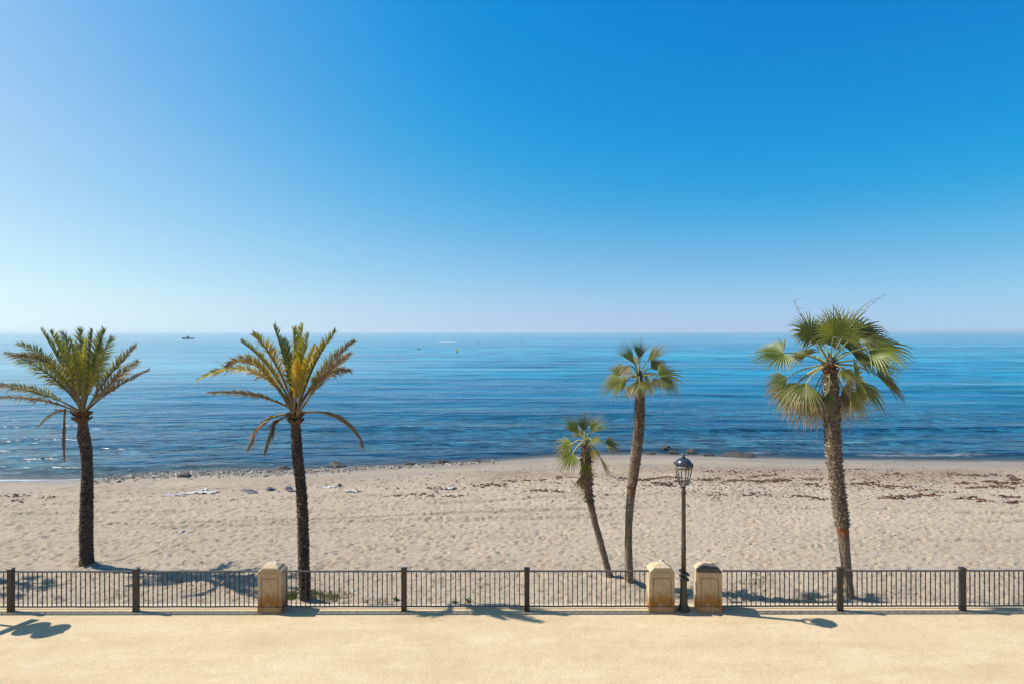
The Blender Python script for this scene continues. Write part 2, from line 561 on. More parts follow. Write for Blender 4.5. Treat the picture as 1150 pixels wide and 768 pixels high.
# --- sea
rows = [29.0]
st = 0.13
while rows[-1] < 30000:
    if rows[-1] > 60:
        st *= 1.022
    elif rows[-1] > 44:
        st *= 1.006
    rows.append(rows[-1] + st)
rows = np.array(rows)
NX = 300
u = np.linspace(-1, 1, NX)
R, U = np.meshgrid(rows, u, indexing='ij')
Xs = U * np.maximum(52.0, R * 1.25)
Ysea = R
dist = Ysea - shore(Xs)
amp = np.clip(dist / 6.0, 0.0, 1.0) * np.clip((160 - Ysea) / 80, 0, 1)
ph = 1.6 * vnoise(Xs * 0.03, Ysea * 0.05, 31) * 6 + 0.02 * Xs
Zs = SEA + 0.55 * amp * (0.055 * np.sin(Ysea * 2.1 + ph) * (0.5 + vnoise(Xs * 0.08, Ysea * 0.2, 32))
                  + 0.06 * np.sin(Ysea * 0.9 + 0.7 * ph + 1.0) + 0.05 * vnoise(Xs * 0.5, Ysea * 1.6, 33))
sw = np.clip(dist / 14.0 - 0.3, 0, 1) * np.clip((420 - Ysea) / 250, 0, 1) * np.clip(0.55 + 0.5 * (Xs + 10) / (20 + 0.4 * Ysea) + 0.8 * vnoise(Xs * 0.02, Ysea * 0.03, 41), 0.15, 1.2)
lam = 6.0 + 0.055 * (Ysea - 40)
phs = np.cumsum(np.concatenate([[0], np.diff(rows)]) * 2 * np.pi / (6.0 + 0.055 * (rows - 30)))[:, None]
Zs += sw * 0.018 * lam * np.sin(phs + 0.035 * Xs + 5.0 * vnoise(Xs * 0.035, Ysea * 0.06, 42))
# small breaking ripples close in, strongest at both ends of the beach
side = np.clip((Xs - 6) / 12, 0, 1) + np.clip((-20 - Xs) / 6, 0, 1)
br = 2.4 + 0.7 * np.sin(Xs * 0.21) + 0.9 * vnoise(Xs * 0.2, Xs * 0 + 3, 34)
Zs += side * 0.16 * np.exp(-((dist - br) / 0.45) ** 2) * np.clip(0.6 + 2 * vnoise(Xs * 0.15, Xs * 0 + 7, 35), 0, 1)
foam = 0.6 * np.exp(-((dist - 0.25) / 0.30) ** 2) * (0.35 + 0.65 * np.clip(side, 0, 1))
foam += 0.62 * side * np.exp(-((dist - br + 0.35) / 0.40) ** 2) * np.clip(0.55 + 2.2 * vnoise(Xs * 0.15, Xs * 0 + 7, 35), 0, 1)
foam += 0.42 * np.clip((-19 - Xs) / 4, 0, 1) * np.exp(-((dist - 1.2) / 1.3) ** 2)
foam += 0.5 * np.exp(-(((Xs + 18.6) / 3.2) ** 2 + ((dist - 2.2) / 0.8) ** 2))
foam += np.clip((Xs - 6) / 12, 0, 1) * 0.5 * np.exp(-((dist - br - 4.2) / 0.5) ** 2) * np.clip(4 * vnoise(Xs * 0.09, Xs * 0 + 11, 36), 0, 1)
rp = seapt(503, 384)
foam += 1.2 * np.exp(-(((Xs - rp.x) / 11) ** 2 + ((Ysea - rp.y) / 14) ** 2))
sea = grid_object('sea', Xs, Ysea, Zs, M['sea'], {'depth': np.maximum(dist, 0), 'foam': np.clip(foam, 0, 1.3)})
sea['kind'] = 'structure'


# ------------------------------------------------------------------ railings
def post_x(px):
    return (px - CX) / F * YF


def railing(label, ends, posts):
    x0, x1 = ends
    root = thing('iron_fence', ((x0 + x1) / 2, YF, 0.0), label, 'fence', 'iron railings along the path')
    for x in posts:
        m = MB()
        m.box(x - 0.06, x + 0.06, YF - 0.05, YF + 0.05, -0.05, 0.985)
        p = m.build('post', M['iron'], root)
        bevel(p, 0.008)
        m = MB()
        m.box(x - 0.068, x + 0.068, YF - 0.058, YF + 0.058, 0.986, 1.0)
        m.add([(x - 0.06, YF - 0.05, 1.0005), (x + 0.06, YF - 0.05, 1.0005), (x + 0.06, YF + 0.05, 1.0005), (x - 0.06, YF + 0.05, 1.0005), (x, YF, 1.02)],
              [(0, 1, 4), (1, 2, 4), (2, 3, 4), (3, 0, 4)])
        c = m.build('post_cap', M['iron'], p)
    cuts = [x0] + list(posts) + [x1]
    for i in range(len(cuts) - 1):
        a = cuts[i] + (0.061 if i > 0 else 0.0)
        b = cuts[i + 1] - (0.061 if i < len(cuts) - 2 else 0.0)
        if b - a < 0.2:
            continue
        n = max(2, round((b - a) / 0.112))
        m = MB()
        for k in range(1, n):
            x = a + (b - a) * k / n + random.uniform(-0.002, 0.002)
            m.box(x - 0.0098, x + 0.0098, YF - 0.006, YF + 0.006, 0.118, 0.912)
            for off in (0, 4):
                zk = 0.30 + 0.085 * ((k + off) % 7)
                m.box(x - 0.014, x + 0.014, YF - 0.011, YF + 0.011, zk - 0.012, zk + 0.012)
        g_ = m.build('railing_panel', M['iron'], root)
        for nm, za, zb, hy in (('top_rail', 0.912, 0.938, 0.024), ('bottom_rail', 0.094, 0.118, 0.018)):
            m = MB()
            # slightly wavy, hand-built rail
            nseg = 8
            vs, fs = [], []
            for q in range(nseg + 1):
                x = a + (b - a) * q / nseg
                dz = 0.003 * math.sin(q * 1.7 + i)
                for (yy, zz) in ((-hy, za), (hy, za), (hy, zb), (-hy, zb)):
                    vs.append((x, YF + yy, zz + dz))
            for q in range(nseg):
                for r in range(4):
                    fs.append((q * 4 + r, q * 4 + (r + 1) % 4, q * 4 + 4 + (r + 1) % 4, q * 4 + 4 + r))
            fs += [(3, 2, 1, 0), tuple(nseg * 4 + r for r in range(4))]
            m.add(vs, fs)
            r_ = m.build(nm, M['rail'], g_)
    return root


railing('long dark iron railing running to the left of the lone stone pillar', (post_x(-268), post_x(290)),
        [post_x(-128), post_x(12), post_x(152.5)])
railing('dark iron railing between the lone stone pillar and the pale capped pillar', (post_x(316), post_x(729)),
        [post_x(453.5), post_x(591.5)])
railing('long dark iron railing right of the pillar pair, in front of the tallest palm', (post_x(811), post_x(1358)),
        [post_x(943), post_x(1080.5), post_x(1218)])


# ------------------------------------------------------------------ stone pillars
def pillar(pxl, pxr, label, rot=0.0, dark=False):
    d = 13.19
    x0, x1 = (pxl - CX) / F * d, (pxr - CX) / F * d
    w, dep = (x1 - x0) / 2, 0.18
    root = thing('stone_pillar', ((x0 + x1) / 2, d + dep, 0.0), label, 'pillar', 'stone pillars in the railing')
    root.rotation_euler = (0, 0, 0)

    def sec(m, secs, col=(0.5, 0.5, 0.5)):
        vs, fs = [], []
        for hx, hy, z in secs:
            vs += [(-hx, -hy, z), (hx, -hy, z), (hx, hy, z), (-hx, hy, z)]
        for i in range(len(secs) - 1):
            for r in range(4):
                fs.append((i * 4 + r, i * 4 + (r + 1) % 4, i * 4 + 4 + (r + 1) % 4, i * 4 + 4 + r))
        fs += [(3, 2, 1, 0), tuple((len(secs) - 1) * 4 + r for r in range(4))]
        m.add(vs, fs, col)

    def put(m, name, mat, bv):
        o = m.build(name, mat)
        o.parent = root
        bevel(o, bv)
        return o
    m = MB()
    sec(m, [(w - 0.003, dep - 0.022, -0.05), (w - 0.003, dep - 0.022, 0.925)])
    put(m, 'shaft', M['stone'], 0.012)
    # raised border leaving a sunk panel on front and back
    m = MB()
    for s in (-1, 1):
        yf0, yf1 = (-dep, -dep + 0.0205) if s < 0 else (dep - 0.0205, dep)
        bw = 0.075
        m.box(-w, -w + bw, yf0, yf1, 0.14, 0.925)
        m.box(w - bw, w, yf0, yf1, 0.14, 0.925)
        m.box(-w + bw, w - bw, yf0, yf1, 0.80, 0.925)
    put(m, 'panel_border', M['stone'], 0.006)
    m = MB()
    for s in (-1, 1):
        m.box(-w + 0.092, w - 0.092, min(s * (dep - 0.004), s * (dep - 0.0215)), max(s * (dep - 0.004), s * (dep - 0.0215)), 0.20, 0.785)
    put(m, 'panel', M['stone'], 0.006)
    m = MB()
    sec(m, [(w + 0.006, dep + 0.006, -0.04), (w + 0.006, dep + 0.006, 0.135)])
    put(m, 'plinth', M['stone'], 0.01)
    # top: shoulders cut away at both sides, then a low hipped cap
    m = MB()
    sec(m, [(w, dep, 0.926), (w, dep, 0.950), (w - 0.035, dep - 0.004, 0.972), (w - 0.085, dep - 0.012, 1.02)])
    put(m, 'shoulder', M['cap_dark'] if dark else M['cap'], 0.016)
    m = MB()
    sec(m, [(w - 0.085, dep - 0.012, 1.0215), (w - 0.090, dep - 0.020, 1.030), (0.085, 0.05, 1.092)])
    put(m, 'cap', M['cap_dark'] if dark else M['cap'], 0.016)
    root.rotation_euler = (0, 0, rot)
    return root


pillar(289, 316, 'weathered stone pillar standing alone just left of the yellowing date palm')
pillar(729.5, 757.5, 'weathered stone pillar with pale clean cap on the left of the lamp post')
pillar(783.5, 811, 'weathered stone pillar with dark stained cap on the right of the lamp post', -0.05, True)


# ------------------------------------------------------------------ street lamp
def lamp():
    d = 13.32
    x = (767.5 - CX) / F * d
    root = thing('street_lamp', (x, d, 0.0), 'black cast iron street lamp with domed lantern between two stone pillars', 'street lamp')

    def put(m, name, mat, parent=root, smooth=True):
        o = m.build(name, mat, smooth=smooth)
        o.parent = parent
        return o
    m = MB()
    m.lathe([(0.135, -0.02), (0.135, 0.03), (0.12, 0.045), (0.115, 0.10), (0.10, 0.12), (0.092, 0.16), (0.088, 0.30),
             (0.080, 0.52), (0.074, 0.66), (0.082, 0.685), (0.082, 0.71), (0.06, 0.73)], 16)
    b = put(m, 'base', M['lampiron'])
    m = MB()
    m.lathe([(0.056, 0.72), (0.054, 1.4), (0.062, 1.42), (0.062, 1.45), (0.052, 1.47), (0.046, 2.70), (0.060, 2.72), (0.064, 2.76),
             (0.048, 2.79), (0.042, 2.85), (0.056, 2.88), (0.03, 2.90)], 16)
    put(m, 'pole', M['lampiron'])
    # two tilted flared collars on the lower shaft
    for z, s in ((0.74, 1.0), (0.86, 1.08)):
        m = MB()
        m.lathe([(0.055, -0.035), (0.085 * s, -0.02), (0.125 * s, 0.012), (0.13 * s, 0.024), (0.11 * s, 0.026), (0.056, 0.005)], 20)
        c = put(m, 'collar', M['lampiron'])
        c.location = (0, 0, z)
        c.rotation_euler = (0.12, 0.36, 0)
    # lantern: six-sided tapering cage
    lan = MB()
    N6 = 6
    zb, zt, rb, rt = 2.97, 3.32, 0.118, 0.192
    for k in range(N6):
        a = 2 * math.pi * (k + 0.5) / N6
        c, s = math.cos(a), math.sin(a)
        lan.tube([(rb * c, rb * s, zb), (rt * c, rt * s, zt)], 0.0125, 6)
        a2 = 2 * math.pi * (k + 1.5) / N6
        c2, s2 = math.cos(a2), math.sin(a2)
        for (r, z, th) in ((rb, zb, 0.016), (rt, zt, 0.014), (rb + 0.018, zb + 0.085, 0.009)):
            lan.tube([(r * c, r * s, z), (r * c2, r * s2, z)], th, 6)
        # curved brackets carrying the lantern
        if k % 2 == 0:
            lan.tube([(0.035 * c, 0.035 * s, 2.84), (0.05 * c, 0.05 * s, 2.90), (0.10 * c, 0.10 * s, 2.93), (rb * c, rb * s, zb)], 0.011, 6)
    cage = put(lan, 'lantern_frame', M['lampiron'])
    gm = MB()
    for k in range(N6):
        a, a2 = 2 * math.pi * (k + 0.5) / N6, 2 * math.pi * (k + 1.5) / N6
        q = 0.985
        gm.add([(rb * q * math.cos(a), rb * q * math.sin(a), zb), (rb * q * math.cos(a2), rb * q * math.sin(a2), zb),
                (rt * q * math.cos(a2), rt * q * math.sin(a2), zt), (rt * q * math.cos(a), rt * q * math.sin(a), zt)], [(0, 1, 2, 3)])
    put(gm, 'glass', M['glass'], cage, False)
    bm_ = MB()
    bm_.lathe([(0.02, 3.20), (0.045, 3.24), (0.05, 3.28), (0.03, 3.325)], 12)
    put(bm_, 'bulb', M['glass'], cage)
    m = MB()
    m.lathe([(0.205, 3.325), (0.215, 3.335), (0.215, 3.375), (0.205, 3.385)], 24)
    rim = put(m, 'rim', M['dust'])
    for k in range(6):
        a = 2 * math.pi * (k + 0.5) / 6
        m = MB()
        m.lathe([(0.012, 0), (0.018, 0.02), (0.008, 0.045), (0.013, 0.06), (0.003, 0.085)], 8, (0.212 * math.cos(a), 0.212 * math.sin(a), 3.375))
        put(m, 'ornament', M['dome'], rim)
    m = MB()
    prof = []
    for i in range(11):
        t = i / 10 * math.pi / 2
        prof.append((0.035 + 0.165 * math.cos(t), 3.386 + 0.165 * math.sin(t)))
    m.lathe(prof, 24)
    dome = put(m, 'dome', M['dome'])
    m = MB()
    m.lathe([(0.05, 3.5515), (0.05, 3.57), (0.025, 3.585), (0.038, 3.61), (0.034, 3.63), (0.008, 3.66)], 12)
    put(m, 'finial', M['dome'], dome)
    return root


lamp()

# sign post standing just outside the picture whose shadow falls on the path
sx, sy = -12.42, 12.88
sr = thing('sign_post', (sx, sy, 0), 'grey sign post left of the view, casting its plates as shadow on the path', 'sign')
m = MB()
m.tube([(0, 0, -0.1), (0, 0, 3.05)], 0.035, 12)
o = m.build('pole', M['signgrey'], smooth=True)
o.parent = sr
uu = Vector((0.42, 0.907, 0)).normalized()
nn = Vector((-uu.y, uu.x, 0))
for (z, rad) in ((2.75, 0.33), (2.17, 0.32)):
    m = MB()
    vs, fs = [], []
    for s in (0.037, 0.045):
        for k in range(32):
            a = 2 * math.pi * k / 32
            vs.append(nn * s + uu * rad * math.cos(a) + Vector((0, 0, z + rad * math.sin(a))))
    for k in range(32):
        fs.append((k, (k + 1) % 32, 32 + (k + 1) % 32, 32 + k))
    fs += [tuple(range(31, -1, -1)), tuple(range(32, 64))]
    m.add(vs, fs)
    o = m.build('round_plate', M['signgrey'])
    o.parent = sr
m = MB()
vs = []
for s in (0.037, 0.045):
    for (a, b) in ((-0.36, -0.13), (0.36, -0.13), (0.36, 0.13), (-0.36, 0.13)):
        vs.append(nn * s + uu * a + Vector((0, 0, 1.72 + b)))
m.add(vs, [(3, 2, 1, 0), (4, 5, 6, 7), (0, 1, 5, 4), (1, 2, 6, 5), (2, 3, 7, 6), (3, 0, 4, 7)])
o = m.build('square_plate', M['signgrey'])
o.parent = sr


# ------------------------------------------------------------------ palms
GREEN = (0.150, 0.195, 0.026)
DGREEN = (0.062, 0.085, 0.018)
LGREEN = (0.20, 0.235, 0.03)  # light leaf green; also paints the sunlit sides of the two smaller fan palms
YEL = (0.66, 0.45, 0.03)
YGR = (0.38, 0.36, 0.035)
BRN = (0.20, 0.125, 0.065)
GRY = (0.32, 0.25, 0.20)
STRAW = (0.42, 0.31, 0.18)
BARK_D = (0.070, 0.048, 0.032)
BARK_L = (0.24, 0.18, 0.13)


def lerp(a, b, t):
    return tuple(x + (y - x) * t for x, y in zip(a, b))


def jit(c, s=0.18):
    k = 1 + random.uniform(-s, s)
    return tuple(max(0.0, x * k * (1 + random.uniform(-s * .3, s * .3))) for x in c)


def spine(rows_px, d, steps):
    """rows: (px_left, px_right, py) from base up -> arrays of centre, radius"""
    pts = []
    for (l, r, py) in rows_px:
        c = P((l + r) / 2, py, d)
        pts.append((c.x, c.z, (r - l) / 2 / F * d))
    zs = [p[1] for p in pts]
    order = np.argsort(zs)
    zs_ = np.array(zs)[order]
    xa = np.array([p[0] for p in pts])[order]
    ra = np.array([p[2] for p in pts])[order]
    zz = np.linspace(zs_[0], zs_[-1], steps)
    # smooth interpolation
    def sm(a):
        v = np.interp(zz, zs_, a)
        k = 3
        pad = np.pad(v, k, mode='edge')
        return np.convolve(pad, np.ones(2 * k + 1) / (2 * k + 1), 'valid')
    return sm(xa), zz, sm(ra)


def trunk_mesh(rows_px, d, colf, patf, steps=170, n=44):
    xc, zz, ra = spine(rows_px, d, steps)
    m = MB()
    vs, cs, fs = [], [], []
    for i in range(steps):
        for k in range(n):
            ph = 2 * math.pi * k / n
            r = ra[i] * patf(ph, zz[i], i / (steps - 1))
            nz = mnoise.noise((math.cos(ph) * 2.2 + d, math.sin(ph) * 2.2, zz[i] * 4))
            r *= 1 + 0.07 * nz
            vs.append((xc[i] + r * math.cos(ph), d + r * math.sin(ph), zz[i]))
            cs.append(jit(colf(ph, zz[i], i / (steps - 1)), 0.22))
    for i in range(steps - 1):
        for k in range(n):
            k2 = (k + 1) % n
            fs.append((i * n + k, i * n + k2, (i + 1) * n + k2, (i + 1) * n + k))
    fs.append(tuple((steps - 1) * n + k for k in range(n)))
    m.add(vs, fs, cs)
    return m, xc, zz, ra


def boots(m, xc, zz, ra, d, z0, z1, dens, ln, col, col2, up=0.55, cross=0.6, wd=0.05):
    """cut leaf-stalk stubs clasping the trunk"""
    h = z0
    row = 0
    while h < z1:
        i = int(np.clip(np.searchsorted(zz, h), 0, len(zz) - 1))
        cnt = dens
        for q in range(cnt):
            ph = 2 * math.pi * (q + 0.5 * (row % 2) + random.uniform(-.25, .25)) / cnt
            e = Vector((math.cos(ph), math.sin(ph), 0))
            s = Vector((-math.sin(ph), math.cos(ph), 0))
            base = Vector((xc[i], d, h + random.uniform(-.02, .02))) + e * ra[i] * 0.93
            L = ln * random.uniform(0.6, 1.25)
            lean = random.choice((-1, 1)) * random.uniform(0.15, cross)
            dirv = (Vector((0, 0, 1)) * up + e * random.uniform(0.35, 0.75) + s * lean).normalized()
            side = dirv.cross(e).normalized()
            w = wd * random.uniform(0.6, 1.15)
            tip = base + dirv * L
            c = jit(lerp(col, col2, random.random()), .3)
            thick = e * 0.016
            vs = [base - side * w, base + side * w, base + side * w * 0.9 - e * .03, base - side * w * .9 - e * .03,
                  tip - side * w * .5 + thick, tip + side * w * .5 + thick, tip + side * w * .5 - thick * .4, tip - side * w * .5 - thick * .4]
            fs = [(0, 1, 5, 4), (1, 2, 6, 5), (2, 3, 7, 6), (3, 0, 4, 7), (4, 5, 6, 7)]
            cl = [tuple(x * .7 for x in c)] * 4 + [c] * 4
            m.add(vs, fs, cl)
        row += 1
        h += ln * 0.62


def pinnate(root, base, mid, tip, col, tipcol=None, L=0.44, n=96, fold=0.95, lift=0.5, droop=0.12, pet=0.24, label=None, w=0.036, rib=(0.25, 0.22, 0.08)):
    base, mid, tip = Vector(base), Vector(mid), Vector(tip)
    c = mid * 2 - (base + tip) * 0.5
    axis = Vector((root.location.x, root.location.y, base.z))
    def B(t):
        return base * (1 - t) ** 2 + c * 2 * t * (1 - t) + tip * t * t
    def dB(t):
        return ((c - base) * 2 * (1 - t) + (tip - c) * 2 * t).normalized()
    m = MB()
    roll = random.choice((-1, 1)) * random.uniform(0.45, 1.05)
    for sgn in (-1, 1):
        for k in range(n):
            u = (k + random.uniform(0.1, 0.9)) / n
            t = pet + (1 - pet) * u
            p, T_ = B(t), dB(t)
            inward = Vector((axis.x - p.x, axis.y - p.y, 0))
            inward = inward.normalized() if inward.length > 1e-4 else Vector((0, 1, 0))
            N0 = Vector((0, 0, 1)) + inward * 0.7
            N_ = (N0 - T_ * N0.dot(T_))
            N_ = N_.normalized() if N_.length > 1e-3 else inward
            S = T_.cross(N_).normalized()
            rl = roll * (0.5 + 0.6 * u)
            S, N_ = S * math.cos(rl) + N_ * math.sin(rl), N_ * math.cos(rl) - S * math.sin(rl)
            S = S * sgn
            ln = L * (0.30 + 0.70 * math.sin(math.pi * min(1, u * 0.80 + 0.16))) * random.uniform(0.62, 1.15)
            if u < 0.12:
                ln *= 0.55
            an = fold * (1.05 - 0.45 * u) * random.uniform(0.65, 1.2)
            dv = (T_ * math.cos(an) + S * math.sin(an) * 0.92 + N_ * lift * random.uniform(0.4, 1.4)).normalized()
            W = (T_ - dv * T_.dot(dv))
            W = (W.normalized() * 0.8 + N_ * random.uniform(-.9, .9)).normalized()
            g = Vector((0, 0, -1)) * droop * random.uniform(0.5, 1.5) * ln
            p1 = p + dv * ln * 0.5 + g * 0.3
            p2 = p + dv * ln * 0.97 + g * 1.2
            ww = w * random.uniform(0.75, 1.15) * (0.6 + 0.4 * (1 - u))
            cc = col(u) if callable(col) else col
            if random.random() < 0.10:
                cc = lerp(cc, STRAW, 0.6)
            cc = jit(cc, .25)
            ct = lerp(cc, tipcol or STRAW, random.uniform(0.15, 0.6))
            m.add([p - W * ww * .4, p + W * ww * .4, p1 + W * ww * .5, p1 - W * ww * .5, p2],
                  [(0, 1, 2, 3), (3, 2, 4)], [cc, cc, cc, cc, ct])
    o = m.build('frond', M['leaf'], root)
    if label:
        o['label'] = label
    m = MB()
    ts = [i / 14 for i in range(15)]
    dead = (rib[0] * .8, rib[1] * .7, rib[2])
    m.tube([B(t) for t in ts], [0.028 * (1 - t) ** 0.7 + 0.005 for t in ts], 6, [lerp(dead, rib, t) for t in ts for _ in range(6)])
    s = m.build('stalk', M['stalk'], o, True)
    return o


def fan(root, hub, att, tip, nrm, span=115, col=GREEN, droop=0.35, dry=0.35, nseg=30, sag=0.10, stalkcol=(0.22, 0.24, 0.07), label=None, split=0.48):
    hub, att, tip, nrm = Vector(hub), Vector(att), Vector(tip), Vector(nrm).normalized()
    a = tip - att
    R_ = a.length
    a.normalize()
    l = nrm.cross(a)
    l = l.normalized() if l.length > 1e-3 else Vector((1, 0, 0))
    nm = a.cross(l).normalized()
    if nm.dot(nrm) < 0:
        nm = -nm
    m = MB()
    dth = math.radians(2 * span) / nseg
    for k in range(nseg):
        th = -math.radians(span) + dth * (k + 0.5) + random.uniform(-.02, .02)
        d0 = a * math.cos(th) + l * math.sin(th)
        cup = 0.16 * (abs(th) / 1.8)
        d0 = (d0 + nm * cup).normalized()
        LL = R_ * (1.0 - 0.22 * abs(th) / math.radians(span)) * random.uniform(0.86, 1.08)
        side = nm.cross(d0).normalized()
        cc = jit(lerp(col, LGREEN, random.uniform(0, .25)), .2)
        dr = min(1, max(0, dry + random.uniform(-.25, .35)))
        vs, cs = [], []
        pos = att.copy()
        dv = d0.copy()
        prev = 0.0
        stations = (0.02, 0.25, split, 0.72, 0.87, 1.0)
        for i, s in enumerate(stations):
            pos = pos + dv * LL * (s - prev)
            prev = s
            g = droop * (0.06 if s < split else 0.95) * random.uniform(0.6, 1.3)
            dv = (dv + Vector((0, 0, -1)) * g * (1.0 if s >= split else 0.6)).normalized()
            half = LL * s * math.tan(dth / 2) if s <= split else LL * split * math.tan(dth / 2) * (1 - (s - split) / (1 - split)) ** 0.8
            half = half * 1.04 + 0.001
            ridge = nm * half * 0.8
            ct = lerp(cc, jit(STRAW, .15), dr * max(0, (s - split + 0.12) / (1.12 - split)) ** 0.8 if s > split - 0.12 else dr * 0.05)
            vs += [pos - side * half, pos + ridge, pos + side * half]
            cs += [ct, lerp(ct, (0.5, 0.5, 0.2), .08), ct]
        fs = []
        for i in range(len(stations) - 1):
            b = i * 3
            fs += [(b, b + 1, b + 4, b + 3), (b + 1, b + 2, b + 5, b + 4)]
        m.add(vs, fs, cs)
        # frayed threads
        if random.random() < 0.6 * dry + 0.15:
            q = pos
            e = q + Vector((random.uniform(-.05, .05), random.uniform(-.05, .05), -random.uniform(.08, .25)))
            m.add([q - side * .004, q + side * .004, e], [(0, 1, 2)], [STRAW] * 3)
    o = m.build('frond', M['leaf'], root)
    if label:
        o['label'] = label
    m = MB()
    ctrl = (hub + att) * 0.5 + Vector((0, 0, sag + 0.10 * (att - hub).length))
    ts = [i / 8 for i in range(9)]
    pts = [hub * (1 - t) ** 2 + ctrl * 2 * t * (1 - t) + att * t * t for t in ts]
    pts.append(att + a * R_ * 0.25)
    m.tube(pts, [0.026 - 0.012 * t for t in ts] + [0.004], 6, stalkcol)
    s = m.build('stalk', M['stalk'], o, True)
    return o


def date_pat(ph, z, t):
    row = z / 0.085
    v = row - math.floor(row)
    k = math.floor(row) % 2
    u = 0.5 + 0.5 * math.cos(ph * 9 + k * math.pi)
    return 0.90 + 0.11 * v * (0.35 + 0.65 * u)


def date_col(ph, z, t):
    row = z / 0.085
    v = row - math.floor(row)
    k = math.floor(row) % 2
    u = 0.5 + 0.5 * math.cos(ph * 9 + k * math.pi)
    c = lerp(BARK_D, (0.24, 0.17, 0.115), max(0, v * u - .15))
    if random.random() < 0.07 * v:
        c = (0.42, 0.35, 0.27)
    return c


def stubs(root, cen, r, col, n=22, name='leaf_base_collar'):
    m = MB()
    for q in range(n):
        for lay in range(2):
            ph = 2 * math.pi * (q + .5 * lay) / n + random.uniform(-.08, .08)
            e = Vector((math.cos(ph), math.sin(ph), 0))
            s = Vector((-math.sin(ph), math.cos(ph), 0))
            b = Vector(cen) + e * r * 0.55 + Vector((0, 0, -0.10 + 0.14 * lay))
            t = b + e * r * random.uniform(.38, .62) + Vector((0, 0, random.uniform(.05, .13)))
            w = random.uniform(.035, .055)
            c = jit(col, .3)
            m.add([b - s * w, b + s * w, t + s * w * .6, t - s * w * .6, b - s * w + Vector((0, 0, -.05)), b + s * w + Vector((0, 0, -.05)), t + s * w * .6 + Vector((0, 0, -.03)), t - s * w * .6 + Vector((0, 0, -.03))],
                  [(0, 1, 2, 3), (7, 6, 5, 4), (3, 2, 6, 7), (0, 3, 7, 4), (1, 5, 6, 2)], c)
    m.lathe([(r * .62, -0.16), (r * .72, -.02), (r * .55, .12), (r * .3, .26), (.03, .42)], 14, cen, BARK_D)
    return m.build(name, M['trunk'], root)


def mixcol(a, b):
    return lambda u: lerp(a, b, u)


# ---- left date palm
D1 = ground(97, 636).y
t1 = thing('date_palm', (P(97, 634, D1).x, D1, zsand(P(97, 634, D1).x, D1)), 'green feathery date palm with a bulge below its crown, far left on the sand', 'palm tree')
rows_ = [(84, 110, 641), (87, 107.5, 634), (88.5, 105.5, 626), (88, 105, 600), (88.8, 105, 575), (89.5, 105, 555), (91, 104.6, 535), (91.2, 104, 520),
         (89.5, 104, 505), (86.2, 103, 494), (85, 102.3, 488), (86.5, 100, 480), (86.8, 99, 474), (86, 100, 468), (87, 98, 460)]
rows_ = [((a_ + b_) / 2 - (b_ - a_) * .392, (a_ + b_) / 2 + (b_ - a_) * .392, y_) for a_, b_, y_ in rows_]
tm, xc, zz, ra = trunk_mesh(rows_, D1, lambda ph, z, t: lerp(date_col(ph, z, t), (0.20, 0.085, 0.035), max(0, (t - .80) * 4) if t > .8 else 0), date_pat)
boots(tm, xc, zz, ra * .92, D1, zz[0] + .1, zz[-1] - 1.1, 10, 0.06, BARK_D, (0.22, 0.16, 0.11), 1.3, 0.12, 0.05)
tm.build('trunk', M['trunk'], t1, True)
hub = P(92, 466, D1)
stubs(t1, P(92, 467, D1), 0.245, (0.16, 0.075, 0.035))


def pp(px, py, d, dd=0.0):
    """point at photo pixel, on a plane dd metres behind depth d"""
    return P(px, py, d + dd)


def date_frond(root, D, hubpx, mid, tip, dd, col, tipcol=None, **kw):
    h = pp(hubpx[0] + random.uniform(-3, 3), hubpx[1] + random.uniform(-4, 2), D, max(-.15, min(.15, dd * .3)))
    return pinnate(root, h, pp(mid[0], mid[1], D, dd * .55), pp(tip[0], tip[1], D, dd), col, tipcol, **kw)


h1 = (92, 464)
DEADL = 'dry brown frond'
date_frond(t1, D1, h1, (44, 440), (-6, 432), 0.2, mixcol(YGR, BRN), GRY, L=0.49, droop=.35)
date_frond(t1, D1, h1, (46, 449), (-8, 446), -0.5, mixcol(BRN, GRY), GRY, L=0.44, droop=.45, label=DEADL)
date_frond(t1, D1, h1, (55, 420), (6, 396), 0.3, mixcol(YGR, GREEN), BRN, L=0.51, droop=.25)
date_frond(t1, D1, h1, (62, 414), (16, 399), -0.8, mixcol(YGR, BRN), GRY, L=0.49, droop=.3)
date_frond(t1, D1, h1, (58, 410), (20, 386), 0.9, GREEN, BRN)
date_frond(t1, D1, h1, (70, 412), (46, 370), 0.4, GREEN, YGR, droop=.05)
date_frond(t1, D1, h1, (76, 414), (57, 373), -0.7, mixcol(YGR, GREEN), YGR, droop=.05)
date_frond(t1, D1, h1, (82, 412), (71, 372), 0.9, GREEN, YGR, droop=.05)
date_frond(t1, D1, h1, (86, 420), (78, 380), -1.1, LGREEN, YGR, droop=.05, L=.30)
date_frond(t1, D1, h1, (91, 414), (91, 369), 0.2, GREEN, YGR, droop=.05)
date_frond(t1, D1, h1, (94, 425), (97, 380), -0.9, mixcol(LGREEN, YGR), YGR, droop=.05, L=.27)
date_frond(t1, D1, h1, (98, 414), (104, 371), -0.3, DGREEN, YGR, droop=.05)
date_frond(t1, D1, h1, (103, 412), (117, 370), 0.5, GREEN, YGR, droop=.05)
date_frond(t1, D1, h1, (106, 418), (125, 378), -0.8, mixcol(YGR, GREEN), BRN, droop=.08)
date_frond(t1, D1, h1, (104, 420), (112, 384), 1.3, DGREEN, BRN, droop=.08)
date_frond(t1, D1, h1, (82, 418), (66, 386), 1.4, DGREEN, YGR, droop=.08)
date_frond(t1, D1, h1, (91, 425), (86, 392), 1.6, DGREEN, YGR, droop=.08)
date_frond(t1, D1, h1, (120, 425), (153, 388), 0.3, mixcol(YGR, BRN), GRY, L=0.44)
